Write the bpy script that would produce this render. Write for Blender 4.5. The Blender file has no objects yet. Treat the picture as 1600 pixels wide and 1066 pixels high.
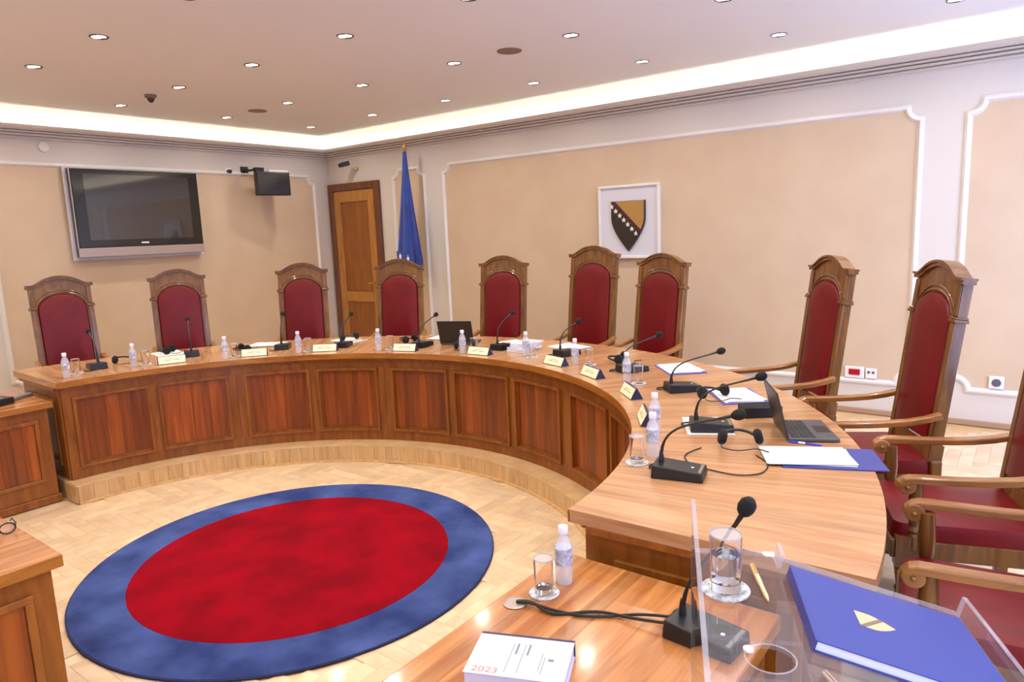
import bpy, math, random
from mathutils import Matrix, Vector
random.seed(7)
PI = math.pi
SC = bpy.context.scene
COL = SC.collection

# ------------------------------------------------------------------ camera, world, light, exposure
def rad(a): return a * PI / 180
def srgb(r, g, b):
    f = lambda c: (c / 255 / 12.92) if c / 255 <= .04045 else ((c / 255 + .055) / 1.055) ** 2.4
    return (f(r), f(g), f(b), 1)
CAM_Z = 1.85
YAW, PITCH, ROLL = -0.6534, 0.156, -0.0402
def cam_setup():
    cy, sy, cp, sp = math.cos(YAW), math.sin(YAW), math.cos(PITCH), math.sin(PITCH)
    fwd = Vector((sy * cp, cy * cp, -sp)); right = Vector((cy, -sy, 0)); up = right.cross(fwd)
    cr, sr = math.cos(ROLL), math.sin(ROLL)
    r = cr * right + sr * up; u = -sr * right + cr * up
    cd = bpy.data.cameras.new('camera'); cam = bpy.data.objects.new('camera', cd); COL.objects.link(cam)
    cam.matrix_world = Matrix(((r.x, u.x, -fwd.x, 0), (r.y, u.y, -fwd.y, 0), (r.z, u.z, -fwd.z, CAM_Z), (0, 0, 0, 1)))
    cd.sensor_width = 36; cd.lens = 1082.8 / 1600 * 36; cd.clip_start = .02; cd.clip_end = 100
    SC.camera = cam
cam_setup()
SC.view_settings.view_transform = 'Standard'; SC.view_settings.look = 'None'
SC.view_settings.exposure = 0.37; SC.view_settings.gamma = 1; SC.view_settings.use_curve_mapping = False
W = bpy.data.worlds.new('world'); SC.world = W; W.use_nodes = True
W.node_tree.nodes['Background'].inputs[0].default_value = (.62, .76, 1, 1)
W.node_tree.nodes['Background'].inputs[1].default_value = 1.6
DAYLIGHT_W, DOWN_W, COVE_L = 29, 5.4, 18
SC.cycles.max_bounces = 10; SC.cycles.diffuse_bounces = 4; SC.cycles.glossy_bounces = 3; SC.cycles.transparent_max_bounces = 20
SC.cycles.caustics_reflective = False; SC.cycles.caustics_refractive = False; SC.cycles.sample_clamp_indirect = 6
WALL_L, WALL_B, WALL_R, WALL_F = -8.303, 6.616, 1.43, -3.6
def daylight(y0, y1, z0, z1):
    l = bpy.data.lights.new('daylight', 'AREA'); l.shape = 'RECTANGLE'; l.size = z1 - z0; l.size_y = y1 - y0
    l.energy = DAYLIGHT_W; l.color = (.40, .55, 1.0)
    o = bpy.data.objects.new('daylight', l); COL.objects.link(o)
    o.location = (WALL_R + .03, (y0 + y1) / 2, (z0 + z1) / 2); o.rotation_euler = (0, PI / 2, 0)
WINDOWS = [(4.35, 5.75), (1.9, 3.3), (-.55, .85), (-3.0, -1.6)]
WZ0, WZ1 = .62, 2.6
for a, b in WINDOWS: daylight(a + .06, b - .06, WZ0 + .06, WZ1 - .06)
bpy.data.lights['daylight'].energy = 2.4 * DAYLIGHT_W      # the window nearest the shield wall is boosted to turn that wall bluer

# ------------------------------------------------------------------ materials
MATS = {}
def principled(name, col, rough=.5, metal=0, coat=0, spec=.5, emit=None, es=0, sheen=0, bump=None, noise=None):
    m = bpy.data.materials.new(name); m.use_nodes = True; nt = m.node_tree; b = nt.nodes['Principled BSDF']
    b.inputs['Base Color'].default_value = col; b.inputs['Roughness'].default_value = rough
    b.inputs['Metallic'].default_value = metal; b.inputs['Specular IOR Level'].default_value = spec
    b.inputs['Coat Weight'].default_value = coat; b.inputs['Coat Roughness'].default_value = .12
    if sheen: b.inputs['Sheen Weight'].default_value = sheen
    if emit: b.inputs['Emission Color'].default_value = emit; b.inputs['Emission Strength'].default_value = es
    if noise:   # (scale, second colour)
        tc = nt.nodes.new('ShaderNodeTexCoord'); n = nt.nodes.new('ShaderNodeTexNoise'); mx = nt.nodes.new('ShaderNodeMix'); mx.data_type = 'RGBA'
        n.inputs['Scale'].default_value = noise[0]; n.inputs['Detail'].default_value = 5
        r = nt.nodes.new('ShaderNodeMapRange'); r.inputs[1].default_value = .35; r.inputs[2].default_value = .65
        nt.links.new(tc.outputs['Object'], n.inputs['Vector']); nt.links.new(n.outputs[0], r.inputs[0]); nt.links.new(r.outputs[0], mx.inputs[0])
        mx.inputs[6].default_value = col; mx.inputs[7].default_value = noise[1]; nt.links.new(mx.outputs[2], b.inputs['Base Color'])
    if bump:    # (scale, strength)
        tc = nt.nodes.new('ShaderNodeTexCoord'); n = nt.nodes.new('ShaderNodeTexNoise'); bp = nt.nodes.new('ShaderNodeBump')
        n.inputs['Scale'].default_value = bump[0]; n.inputs['Detail'].default_value = 4
        bp.inputs['Strength'].default_value = bump[1]; bp.inputs['Distance'].default_value = .004
        nt.links.new(tc.outputs['Object'], n.inputs['Vector']); nt.links.new(n.outputs[0], bp.inputs['Height']); nt.links.new(bp.outputs[0], b.inputs['Normal'])
    MATS[name] = m; return m
def wood(name, c1, c2, grain=(1, 12, 12), coord='Object', scale=2.2, rough=.3, coat=.35, stave=None, tone=0, rnd=0):
    """varnished wood; grain = scale per axis (small along the grain); stave = (axis, width, length) planking tones; rnd = tone per object"""
    m = bpy.data.materials.new(name); m.use_nodes = True; nt = m.node_tree; N = nt.nodes.new; L = nt.links.new; b = nt.nodes['Principled BSDF']
    tc = N('ShaderNodeTexCoord'); vec = tc.outputs[coord]
    oi = N('ShaderNodeObjectInfo'); ad = N('ShaderNodeVectorMath'); ad.operation = 'ADD'
    mul = N('ShaderNodeMath'); mul.operation = 'MULTIPLY'; mul.inputs[1].default_value = 17
    L(oi.outputs['Random'], mul.inputs[0]); L(vec, ad.inputs[0]); L(mul.outputs[0], ad.inputs[1])
    val = None
    off = ad.outputs[0]
    if stave:
        ax, w, ln = stave
        sp = N('ShaderNodeSeparateXYZ'); L(vec, sp.inputs[0])
        a = N('ShaderNodeMath'); a.operation = 'DIVIDE'; a.inputs[1].default_value = w; L(sp.outputs['XYZ'.index(ax)], a.inputs[0])
        fl = N('ShaderNodeMath'); fl.operation = 'FLOOR'; L(a.outputs[0], fl.inputs[0])
        wn = N('ShaderNodeTexWhiteNoise'); wn.noise_dimensions = '1D'; L(fl.outputs[0], wn.inputs['W'])
        val = wn.outputs['Value']
        av = N('ShaderNodeVectorMath'); av.operation = 'ADD'; L(off, av.inputs[0])
        mm = N('ShaderNodeMath'); mm.operation = 'MULTIPLY'; mm.inputs[1].default_value = 9; L(val, mm.inputs[0]); L(mm.outputs[0], av.inputs[1])
        off = av.outputs[0]
    mp = N('ShaderNodeMapping'); mp.inputs['Scale'].default_value = grain; L(off, mp.inputs[0])
    n1 = N('ShaderNodeTexNoise'); n1.inputs['Scale'].default_value = scale; n1.inputs['Detail'].default_value = 6; n1.inputs['Distortion'].default_value = .6
    L(mp.outputs[0], n1.inputs['Vector'])
    cr = N('ShaderNodeMapRange'); cr.inputs[1].default_value = .32; cr.inputs[2].default_value = .68; L(n1.outputs[0], cr.inputs[0])
    mx = N('ShaderNodeMix'); mx.data_type = 'RGBA'; mx.inputs[6].default_value = c1; mx.inputs[7].default_value = c2; L(cr.outputs[0], mx.inputs[0])
    hs = N('ShaderNodeHueSaturation'); L(mx.outputs[2], hs.inputs['Color'])
    if rnd or (stave and tone):
        k = N('ShaderNodeMath'); k.operation = 'MULTIPLY_ADD'
        L(oi.outputs['Random'] if rnd else val, k.inputs[0]); t = rnd or tone; k.inputs[1].default_value = t; k.inputs[2].default_value = 1 - t / 2
        L(k.outputs[0], hs.inputs['Value'])
    L(hs.outputs[0], b.inputs['Base Color'])
    b.inputs['Roughness'].default_value = rough; b.inputs['Coat Weight'].default_value = coat; b.inputs['Coat Roughness'].default_value = .1
    bp = N('ShaderNodeBump'); bp.inputs['Strength'].default_value = .05; bp.inputs['Distance'].default_value = .002
    L(n1.outputs[0], bp.inputs['Height']); L(bp.outputs[0], b.inputs['Normal'])
    MATS[name] = m; return m
def clear(name, tint=(1, 1, 1, 1), haze=.05, hz=(.9, .92, 1, 1), rough=.02, ior=1.45):
    """clear plastic or glass: see-through with fresnel reflections and a little haze"""
    m = bpy.data.materials.new(name); m.use_nodes = True; nt = m.node_tree; N = nt.nodes.new; L = nt.links.new
    nt.nodes.remove(nt.nodes['Principled BSDF']); out = nt.nodes['Material Output']
    t = N('ShaderNodeBsdfTransparent'); t.inputs[0].default_value = tint
    d = N('ShaderNodeBsdfDiffuse'); d.inputs[0].default_value = hz
    g = N('ShaderNodeBsdfGlossy'); g.inputs['Roughness'].default_value = rough
    f = N('ShaderNodeFresnel'); f.inputs[0].default_value = ior
    m1 = N('ShaderNodeMixShader'); m1.inputs[0].default_value = haze; L(t.outputs[0], m1.inputs[1]); L(d.outputs[0], m1.inputs[2])
    ge = N('ShaderNodeNewGeometry'); inv = N('ShaderNodeMath'); inv.operation = 'SUBTRACT'; inv.inputs[0].default_value = 1; L(ge.outputs['Backfacing'], inv.inputs[1])
    mf = N('ShaderNodeMath'); mf.operation = 'MULTIPLY'; L(f.outputs[0], mf.inputs[0]); L(inv.outputs[0], mf.inputs[1])
    m2 = N('ShaderNodeMixShader'); L(mf.outputs[0], m2.inputs[0]); L(m1.outputs[0], m2.inputs[1]); L(g.outputs[0], m2.inputs[2])
    L(m2.outputs[0], out.inputs[0]); MATS[name] = m; return m
P = principled
P('wall_white', srgb(212, 204, 196), .6, bump=(180, .05))
P('wall_beige', srgb(206, 183, 156), .65, noise=(3, srgb(201, 177, 150)), bump=(160, .06))
P('moulding', srgb(226, 222, 218), .35)
P('cornice_paint', srgb(206, 196, 186), .5)
P('ceiling_paint', srgb(228, 229, 232), .7)
P('cove_paint', srgb(246, 242, 232), .7)
P('lilac_white', srgb(212, 210, 220), .5)
P('led', (1, 1, 1, 1), emit=(1, .90, .74, 1), es=COVE_L)
P('lamp_lens', (1, 1, 1, 1), emit=(1, .93, .82, 1), es=6)
P('trim_metal', srgb(70, 60, 52), .35, metal=.6)
P('white_plastic', srgb(232, 232, 234), .35)
P('grey_plastic', srgb(120, 116, 112), .4)
P('brown_grille', srgb(128, 108, 94), .6)
P('black_plastic', srgb(22, 22, 24), .38)
P('black_gloss', srgb(14, 14, 16), .08, coat=.6)
P('screen_glass', srgb(36, 35, 37), .04, spec=.9, coat=1)
P('screen_dark', srgb(18, 10, 14), .12, coat=.6)
P('silver', srgb(176, 160, 152), .35, metal=.35)
P('foam', srgb(16, 15, 17), .9, bump=(400, .4))
P('leather', srgb(116, 12, 20), .42, spec=.35, noise=(5, srgb(104, 9, 16)), bump=(90, .12))
P('red_pile', srgb(148, 0, 24), .95, spec=.1, noise=(3.2, srgb(118, 0, 17)), bump=(260, .8))
P('blue_pile', srgb(74, 92, 152), .95, spec=.1, noise=(3.0, srgb(44, 58, 110)), bump=(260, .8))
P('rug_edge', srgb(36, 40, 78), .9)
P('gold', srgb(190, 150, 70), .35, metal=.8)
P('brass', srgb(220, 180, 90), .25, metal=.9)
P('shield_dark', srgb(44, 34, 28), .3, coat=.3)
P('shield_gold', srgb(190, 150, 88), .3, metal=.5)
P('star_white', srgb(236, 226, 214), .4)
P('flag_blue', srgb(14, 58, 150), .55, sheen=.3, noise=(6, srgb(10, 40, 120)))
P('flag_white', srgb(235, 235, 240), .6)
P('paper', srgb(230, 230, 230), .6)
P('paper_grey', srgb(190, 192, 198), .6)
P('ink', srgb(120, 120, 130), .7)
P('cream_card', srgb(240, 234, 196), .5)
P('navy', srgb(34, 36, 78), .45)
P('folder_blue', srgb(40, 57, 146), .42, coat=.15)
P('folder_violet', srgb(96, 88, 178), .5)
P('booklet', srgb(204, 208, 234), .5)
P('orange_ink', srgb(214, 130, 110), .6)
P('gold_print', srgb(206, 184, 140), .5)
P('pen_gold', srgb(226, 208, 160), .3, metal=.4)
P('pen_blue', srgb(40, 44, 170), .35)
P('laptop_shell', srgb(52, 46, 44), .4, metal=.3)
P('laptop_deck', srgb(84, 84, 88), .4, metal=.3)
P('key', srgb(34, 34, 38), .5)
P('red_plastic', srgb(170, 10, 22), .3)
P('cap_white', srgb(236, 236, 246), .4)
P('label_print', srgb(222, 224, 236), .5, noise=(60, srgb(150, 152, 176)))
P('doily', srgb(236, 236, 240), .5, noise=(90, srgb(150, 152, 160)))
P('cable', srgb(20, 18, 18), .5)
P('skirting', srgb(172, 140, 112), .4)
P('maroon', srgb(92, 20, 34), .6)
P('socket_hole', srgb(90, 90, 100), .5)
clear('acrylic', (.96, .96, .98, 1), .035)
clear('acrylic_edge', (.93, .94, .99, 1), .16, (.92, .93, 1, 1))
clear('rim', (.97, .98, 1, 1), .30)
def real_glass(name, ior, col=(1, 1, 1, 1)):
    m = principled(name, col, .01); b = m.node_tree.nodes['Principled BSDF']; b.inputs['Transmission Weight'].default_value = 1; b.inputs['IOR'].default_value = ior
real_glass('glass', 1.45); real_glass('water', 1.33, (.96, .98, 1, 1))
clear('bottle_plastic', (.93, .95, 1, 1), .30, (.93, .94, 1, 1), .08)
clear('pane', (.97, .98, 1, 1), .02)
wood('table_wood', srgb(196, 152, 110), srgb(166, 116, 78), (1.2, 16, 16), 'UV', 1.6, .25, .3, stave=('Y', .075, 1), tone=.18)
wood('desk_top_wood', srgb(198, 138, 82), srgb(150, 88, 42), (1.0, 14, 14), 'UV', 1.6, .22, .35, stave=('Y', .06, 1), tone=.34)
wood('edge_wood', srgb(176, 114, 46), srgb(146, 88, 30), (2, 2, 14), 'Object', 2, .3, .3)
wood('frame_wood', srgb(150, 88, 28), srgb(120, 64, 14), (9, 9, 1.4), 'Object', 2.4, .36, .12, rnd=.10)
wood('veneer', srgb(150, 76, 20), srgb(114, 50, 8), (14, 14, 1.0), 'Object', 1.8, .38, .1, rnd=.75)
wood('chair_wood', srgb(136, 90, 40), srgb(98, 60, 24), (10, 10, 1.6), 'Object', 3, .3, .3)
wood('arm_wood', srgb(166, 114, 60), srgb(126, 78, 36), (10, 1.4, 10), 'Object', 3, .28, .4)
wood('door_wood', srgb(186, 130, 60), srgb(164, 108, 44), (9, 9, 1.2), 'Object', 2.4, .32, .3)
wood('door_panel', srgb(152, 94, 36), srgb(130, 76, 26), (9, 9, 1.2), 'Object', 2.4, .35, .25)
wood('door_frame_wood', srgb(118, 68, 34), srgb(92, 50, 24), (9, 9, 1.2), 'Object', 2.4, .35, .25)
wood('parquet', srgb(226, 203, 170), srgb(208, 178, 140), (2.2, 2.2, 2.2), 'Object', 3.2, .32, .3, rnd=.22)
wood('riser', srgb(212, 178, 130), srgb(190, 150, 100), (12, 12, 1.4), 'Object', 2.4, .34, .25, rnd=.20)
wood('tread', srgb(222, 188, 142), srgb(202, 164, 116), (2, 2, 2), 'Object', 4, .32, .3)

# ------------------------------------------------------------------ mesh helpers
class MB:
    def __init__(s): s.v = []; s.f = []; s.uv = {}
    def add(s, vs, fs, M=None, uvs=None):
        o = len(s.v)
        s.v += [tuple(M @ Vector(p)) if M is not None else tuple(p) for p in vs]
        s.f += [tuple(o + i for i in f) for f in fs]
        if uvs:
            for i, u in enumerate(uvs): s.uv[o + i] = u
        return s
    def box(s, x0, x1, y0, y1, z0, z1, M=None):
        vs = [(x0, y0, z0), (x1, y0, z0), (x1, y1, z0), (x0, y1, z0), (x0, y0, z1), (x1, y0, z1), (x1, y1, z1), (x0, y1, z1)]
        return s.add(vs, [(3, 2, 1, 0), (4, 5, 6, 7), (0, 1, 5, 4), (1, 2, 6, 5), (2, 3, 7, 6), (3, 0, 4, 7)], M)
    def tube(s, pts, r, n=8, M=None):
        pts = [Vector(p) for p in pts]; k = len(pts); rs = r if isinstance(r, (list, tuple)) else [r] * k
        vs, fs = [], []; prev = None
        for i, p in enumerate(pts):
            t = (pts[min(i + 1, k - 1)] - pts[max(i - 1, 0)]).normalized()
            if prev is None:
                a = Vector((0, 0, 1)) if abs(t.z) < .9 else Vector((1, 0, 0)); u = t.cross(a).normalized()
            else: u = (prev - t * prev.dot(t)).normalized()
            prev = u; w = t.cross(u)
            for j in range(n):
                an = 2 * PI * j / n; vs.append(p + (u * math.cos(an) + w * math.sin(an)) * rs[i])
        for i in range(k - 1):
            for j in range(n):
                a, b = i * n + j, i * n + (j + 1) % n; fs.append((a, b, b + n, a + n))
        fs.append(tuple(range(n - 1, -1, -1))); fs.append(tuple((k - 1) * n + j for j in range(n)))
        return s.add(vs, fs, M)
    def lathe(s, prof, n=16, M=None):
        vs, fs = [], []; k = len(prof)
        for r, z in prof:
            for j in range(n):
                a = 2 * PI * j / n; vs.append((r * math.cos(a), r * math.sin(a), z))
        for i in range(k - 1):
            for j in range(n):
                a, b = i * n + j, i * n + (j + 1) % n; fs.append((a, b, b + n, a + n))
        if prof[0][0] > 1e-6: fs.append(tuple(range(n - 1, -1, -1)))
        if prof[-1][0] > 1e-6: fs.append(tuple((k - 1) * n + j for j in range(n)))
        return s.add(vs, fs, M)
    def prism(s, out, z0, z1, M=None):
        n = len(out); vs = [(x, y, z0) for x, y in out] + [(x, y, z1) for x, y in out]
        fs = [tuple(range(n - 1, -1, -1)), tuple(range(n, 2 * n))] + [(i, (i + 1) % n, n + (i + 1) % n, n + i) for i in range(n)]
        return s.add(vs, fs, M)
    def strip(s, A, B, z0, z1, M=None, closed=False):
        """solid between two equally sampled 2D curves"""
        n = len(A); vs = [(x, y, z0) for x, y in A] + [(x, y, z0) for x, y in B] + [(x, y, z1) for x, y in A] + [(x, y, z1) for x, y in B]; fs = []
        for i in range(n if closed else n - 1):
            j = (i + 1) % n
            fs += [(i, j, n + j, n + i), (2 * n + j, 2 * n + i, 3 * n + i, 3 * n + j), (j, i, 2 * n + i, 2 * n + j), (n + i, n + j, 3 * n + j, 3 * n + i)]
        if not closed: fs += [(0, n, 3 * n, 2 * n), (2 * n - 1, n - 1, 3 * n - 1, 4 * n - 1)]
        return s.add(vs, fs, M)
    def polar(s, r0, r1, a0, a1, z0, z1, n=24):
        """curved slab about the local origin, angles in degrees; UV: u = radius, v = arc length (top) or u = height (sides)"""
        vs, fs = [], []
        rm = (r0 + r1) / 2
        ring = lambda r, z: [(r * math.cos(rad(a0 + (a1 - a0) * i / n)), r * math.sin(rad(a0 + (a1 - a0) * i / n)), z) for i in range(n + 1)]
        arc = lambda i: rad(a0 + (a1 - a0) * i / n) * rm
        def sheet(A, B, ua, ub, flip):
            o = len(vs); vs.extend(A); vs.extend(B)
            for i in range(n):
                q = (o + i, o + i + 1, o + n + 1 + i + 1, o + n + 1 + i); fs.append(q[::-1] if flip else q)
            uv.extend([(ua, arc(i)) for i in range(n + 1)]); uv.extend([(ub, arc(i)) for i in range(n + 1)])
        uv = []
        sheet(ring(r0, z1), ring(r1, z1), r0, r1, True); sheet(ring(r0, z0), ring(r1, z0), r0, r1, False)
        sheet(ring(r0, z0), ring(r0, z1), z0, z1, True); sheet(ring(r1, z0), ring(r1, z1), z0, z1, False)
        for i, fl in ((0, False), (n, True)):
            a = rad(a0 + (a1 - a0) * i / n); c, d = math.cos(a), math.sin(a); o = len(vs)
            vs.extend([(r0 * c, r0 * d, z0), (r1 * c, r1 * d, z0), (r1 * c, r1 * d, z1), (r0 * c, r0 * d, z1)]); fs.append((o, o + 1, o + 2, o + 3) if not fl else (o + 3, o + 2, o + 1, o))
            uv.extend([(r0, z0), (r1, z0), (r1, z1), (r0, z1)])
        return s.add(vs, fs, None, uv)
    def ball(s, c, r, M=None, n=12, sc=(1, 1, 1)):
        pr = [(math.sin(PI * i / 8) * r, -math.cos(PI * i / 8) * r) for i in range(9)]
        T = Matrix.Translation(c) @ Matrix.Diagonal((*sc, 1)); return s.lathe(pr, n, (M @ T) if M is not None else T)
    def mesh(s, name, mat, smooth=False):
        me = bpy.data.meshes.new(name); me.from_pydata(s.v, [], s.f); me.materials.append(MATS[mat])
        if s.uv:
            ul = me.uv_layers.new(name='UVMap')
            for lp in me.loops: ul.data[lp.index].uv = s.uv.get(lp.vertex_index, (0, 0))
        if smooth:
            for p in me.polygons: p.use_smooth = True
            try: me.set_sharp_from_angle(angle=rad(38))
            except Exception: pass
        me.validate(); return me
    def build(s, name, mat, parent=None, smooth=False, bevel=0, loc=(0, 0, 0), rot=(0, 0, 0)):
        return place(s.mesh(name, mat, smooth), name, parent, bevel, loc, rot)
def place(me, name, parent=None, bevel=0, loc=(0, 0, 0), rot=(0, 0, 0)):
    o = bpy.data.objects.new(name, me); COL.objects.link(o); o.location = loc; o.rotation_euler = rot
    if parent: o.parent = parent
    if bevel:
        b = o.modifiers.new('bevel', 'BEVEL'); b.width = bevel; b.segments = 2; b.limit_method = 'ANGLE'; b.angle_limit = rad(40)
    return o
def tag(o, label, cat=None, group=None, kind=None):
    o['label'] = label
    if cat: o['category'] = cat
    if group: o['group'] = group
    if kind: o['kind'] = kind
    return o
def thing(name, label, cat, loc=(0, 0, 0), rotz=0, group=None):
    o = bpy.data.objects.new(name, None); COL.objects.link(o); o.empty_display_size = .05
    o.location = loc; o.rotation_euler = (0, 0, rotz); return tag(o, label, cat, group)
def dup(root, loc, rotz, label):
    r = root.copy(); COL.objects.link(r); r.location = loc; r.rotation_euler = (0, 0, rotz); r['label'] = label
    for ch in list(root.children):
        c = ch.copy(); COL.objects.link(c); c.parent = r
        for g in ch.children:
            d = g.copy(); COL.objects.link(d); d.parent = c
    return r
def curve(pts, n=6):
    P_ = [Vector(p) for p in pts]; out = []
    for i in range(len(P_) - 1):
        a, b, c, d = P_[max(i - 1, 0)], P_[i], P_[i + 1], P_[min(i + 2, len(P_) - 1)]
        for k in range(n):
            t = k / n; out.append(.5 * ((2 * b) + (c - a) * t + (2 * a - 5 * b + 4 * c - d) * t * t + (3 * b - a - 3 * c + d) * t ** 3))
    return out + [P_[-1]]
def T(x=0, y=0, z=0): return Matrix.Translation((x, y, z))
RX = lambda a: Matrix.Rotation(a, 4, 'X'); RY = lambda a: Matrix.Rotation(a, 4, 'Y'); RZ = lambda a: Matrix.Rotation(a, 4, 'Z')
XZ = Matrix(((1, 0, 0, 0), (0, 0, -1, 0), (0, 1, 0, 0), (0, 0, 0, 1)))   # 2D (x, y) -> world (x, z), extrusion towards -y
CEN = Vector((-3.436, 1.837, 0)); S = .1386; HT = .9004; DH = .76
def pol(r, a, z=0): return (CEN.x + r * math.cos(rad(a)), CEN.y + r * math.sin(rad(a)), z)

# ------------------------------------------------------------------ room shell
def structure(o, label): o['kind'] = 'structure'; o['label'] = label; return o
ZT = 3.5
m = MB().box(WALL_L - .2, WALL_L, WALL_F - .2, WALL_B + .2, -.05, ZT)
wall_left = structure(m.build('wall_left', 'wall_white'), 'cream wall with framed beige panels and the television')
m = MB().box(WALL_L, WALL_R + .2, WALL_B, WALL_B + .2, -.05, ZT)
wall_back = structure(m.build('wall_back', 'wall_white'), 'cream wall with framed beige panels behind the chairs')
m = MB().box(WALL_L, WALL_R + .2, WALL_F - .2, WALL_F, -.05, ZT)
structure(m.build('wall_front', 'wall_white'), 'plain cream wall behind the viewer')
m = MB(); ys = [WALL_F] + [v for w in sorted(WINDOWS) for v in w] + [WALL_B]
m.box(WALL_R, WALL_R + .2, WALL_F, WALL_B, -.05, WZ0); m.box(WALL_R, WALL_R + .2, WALL_F, WALL_B, WZ1, ZT)
for i in range(0, len(ys), 2): m.box(WALL_R, WALL_R + .2, ys[i], ys[i + 1], WZ0, WZ1)
structure(m.build('wall_right', 'wall_white'), 'cream wall with the tall windows')
for i, (a, b) in enumerate(WINDOWS):
    m = MB(); X0, X1 = WALL_R + .06, WALL_R + .12
    m.box(X0, X1, a, a + .06, WZ0, WZ1); m.box(X0, X1, b - .06, b, WZ0, WZ1); m.box(X0, X1, a + .06, b - .06, WZ0, WZ0 + .06); m.box(X0, X1, a + .06, b - .06, WZ1 - .06, WZ1)
    m.box(X0, X1, (a + b) / 2 - .03, (a + b) / 2 + .03, WZ0 + .06, WZ1 - .06)
    w = structure(m.build('window_%d' % (i + 1), 'moulding'), 'white framed window in the right hand wall')
    MB().box(X0 + .025, X0 + .031, a + .06, (a + b) / 2 - .03, WZ0 + .06, WZ1 - .06).build('pane', 'pane', w)
    MB().box(X0 + .025, X0 + .031, (a + b) / 2 + .03, b - .06, WZ0 + .06, WZ1 - .06).build('pane', 'pane', w)

# framed wall panels: notched corners, moulding swept round a beige field
def panel_outline(u0, u1, z0, z1, r=.1):
    pts = []
    for cx, cz, a0 in ((u1, z1, 180), (u0, z1, 270), (u0, z0, 0), (u1, z0, 90)):
        # quarter circle about the outer corner, bulging inwards
        seq = [(cx + r * math.cos(rad(a0 + 90 * i / 8)), cz + r * math.sin(rad(a0 + 90 * i / 8))) for i in range(9)]
        pts.append(seq)
    tr, tl, bl, br = pts
    return list(reversed(tr)) + list(reversed(tl)) + list(reversed(bl)) + list(reversed(br))
def sweep_closed(mb, pts, prof, to3):
    n = len(pts); vs, fs = [], []; k = len(prof)
    for i in range(n):
        p, a, b = Vector(pts[i]), Vector(pts[i - 1]), Vector(pts[(i + 1) % n])
        d1 = (p - a).normalized(); d2 = (b - p).normalized(); n1 = Vector((-d1.y, d1.x)); n2 = Vector((-d2.y, d2.x))
        nn = (n1 + n2); nn = nn / max(.5, nn.dot(n1))
        for o, h in prof: q = p + nn * o; vs.append(to3(q.x, q.y, h))
    for i in range(n):
        for j in range(k - 1):
            a, b = i * k + j, ((i + 1) % n) * k + j; fs.append((a, b, b + 1, a + 1))
    mb.add(vs, fs)
PROF = [(-.026, 0), (-.024, .010), (-.014, .013), (-.010, .024), (.004, .027), (.014, .020), (.018, .008), (.024, .006), (.026, 0)]
def wall_panel(wall, u0, u1, z0, z1, to3, name):
    out = panel_outline(u0, u1, z0, z1)
    n = len(out); mb = MB(); mb.add([to3(x, z, .003) for x, z in out], [tuple(range(n))]); fld = mb.build('panel_field', 'wall_beige', wall)
    fld['label'] = 'beige field of ' + name
    mb = MB(); sweep_closed(mb, out, PROF, to3); mo = mb.build('panel_moulding', 'moulding', wall, smooth=True); mo['label'] = 'white moulding round ' + name
back3 = lambda u, z, h: (u, WALL_B - h, z)
left3 = lambda u, z, h: (WALL_L + h, u, z)
for u0, u1, nm in ((-6.944, -6.377, 'the narrow panel by the door'), (-6.042, -.832, 'the wide central panel'), (-.508, .07, 'the narrow panel at the far right')): wall_panel(wall_back, u0, u1, .43, 2.712, back3, nm)
for u0, u1, nm in ((2.43, 6.353, 'the wide television panel'), (-1.5, 2.09, 'the next panel of the left wall')): wall_panel(wall_left, u0, u1, .43, 2.728, left3, nm)
structure(MB().box(-7.2, WALL_R, WALL_B - .018, WALL_B, S, S + .045).build('baseboard_back', 'skirting', bevel=.004), 'low wooden skirting of the back wall')
structure(MB().box(WALL_L, WALL_L + .018, 1.92, WALL_B - .02, S, S + .045).build('baseboard_left', 'skirting', bevel=.004), 'low wooden skirting of the left wall')

# cornice with a light trough, ceiling tray above it
def ring_sweep(mb, prof):
    k = len(prof); vs = []; fs = []
    for ix, iy in ((0, 0), (1, 0), (1, 1), (0, 1)):
        for d, z in prof:
            vs.append((WALL_L + d if ix == 0 else WALL_R - d, WALL_F + d if iy == 0 else WALL_B - d, z))
    for c in range(4):
        for j in range(k - 1):
            a, b = c * k + j, ((c + 1) % 4) * k + j; fs.append((a, b, b + 1, a + 1))
    mb.add(vs, fs)
mb = MB(); ring_sweep(mb, [(0, 2.982), (.030, 2.982), (.030, 2.998), (.012, 2.999), (.012, 3.008), (.052, 3.009), (.054, 3.026), (.028, 3.027), (.028, 3.036), (.080, 3.037), (.082, 3.050), (.058, 3.051), (.058, 3.058), (.110, 3.060), (.126, 3.070), (.135, 3.080), (.135, 3.106), (.118, 3.106), (.118, 3.0625), (0, 3.0625)])
structure(mb.build('trim_1', 'cornice_paint'), 'stepped plaster cornice running round the walls')
mb = MB(); ring_sweep(mb, [(.085, 3.0635), (.055, 3.0635)])
led = tag(mb.build('cove_light_strip', 'led'), 'warm white light strip hidden in the trough of the cornice', 'light strip')
CZ = 3.264; IN = .2
structure(MB().box(WALL_L - .2, WALL_R + .2, WALL_F - .2, WALL_B + .2, ZT, ZT + .1).build('ceiling_2', 'cove_paint'), 'upper ceiling inside the lit recess')
mb = MB().box(WALL_L + IN, WALL_R - IN, WALL_F + IN, WALL_B - IN, CZ, ZT)
structure(mb.build('ceiling', 'ceiling_paint'), 'flat pale ceiling with recessed downlights')
mb = MB(); ring_sweep(mb, [(.004, 3.07), (.004, ZT - .004), (IN - .004, ZT - .004), (IN - .004, CZ + .01)])
structure(mb.build('trim_2', 'cove_paint'), 'white lining of the lit recess above the cornice')

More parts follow.
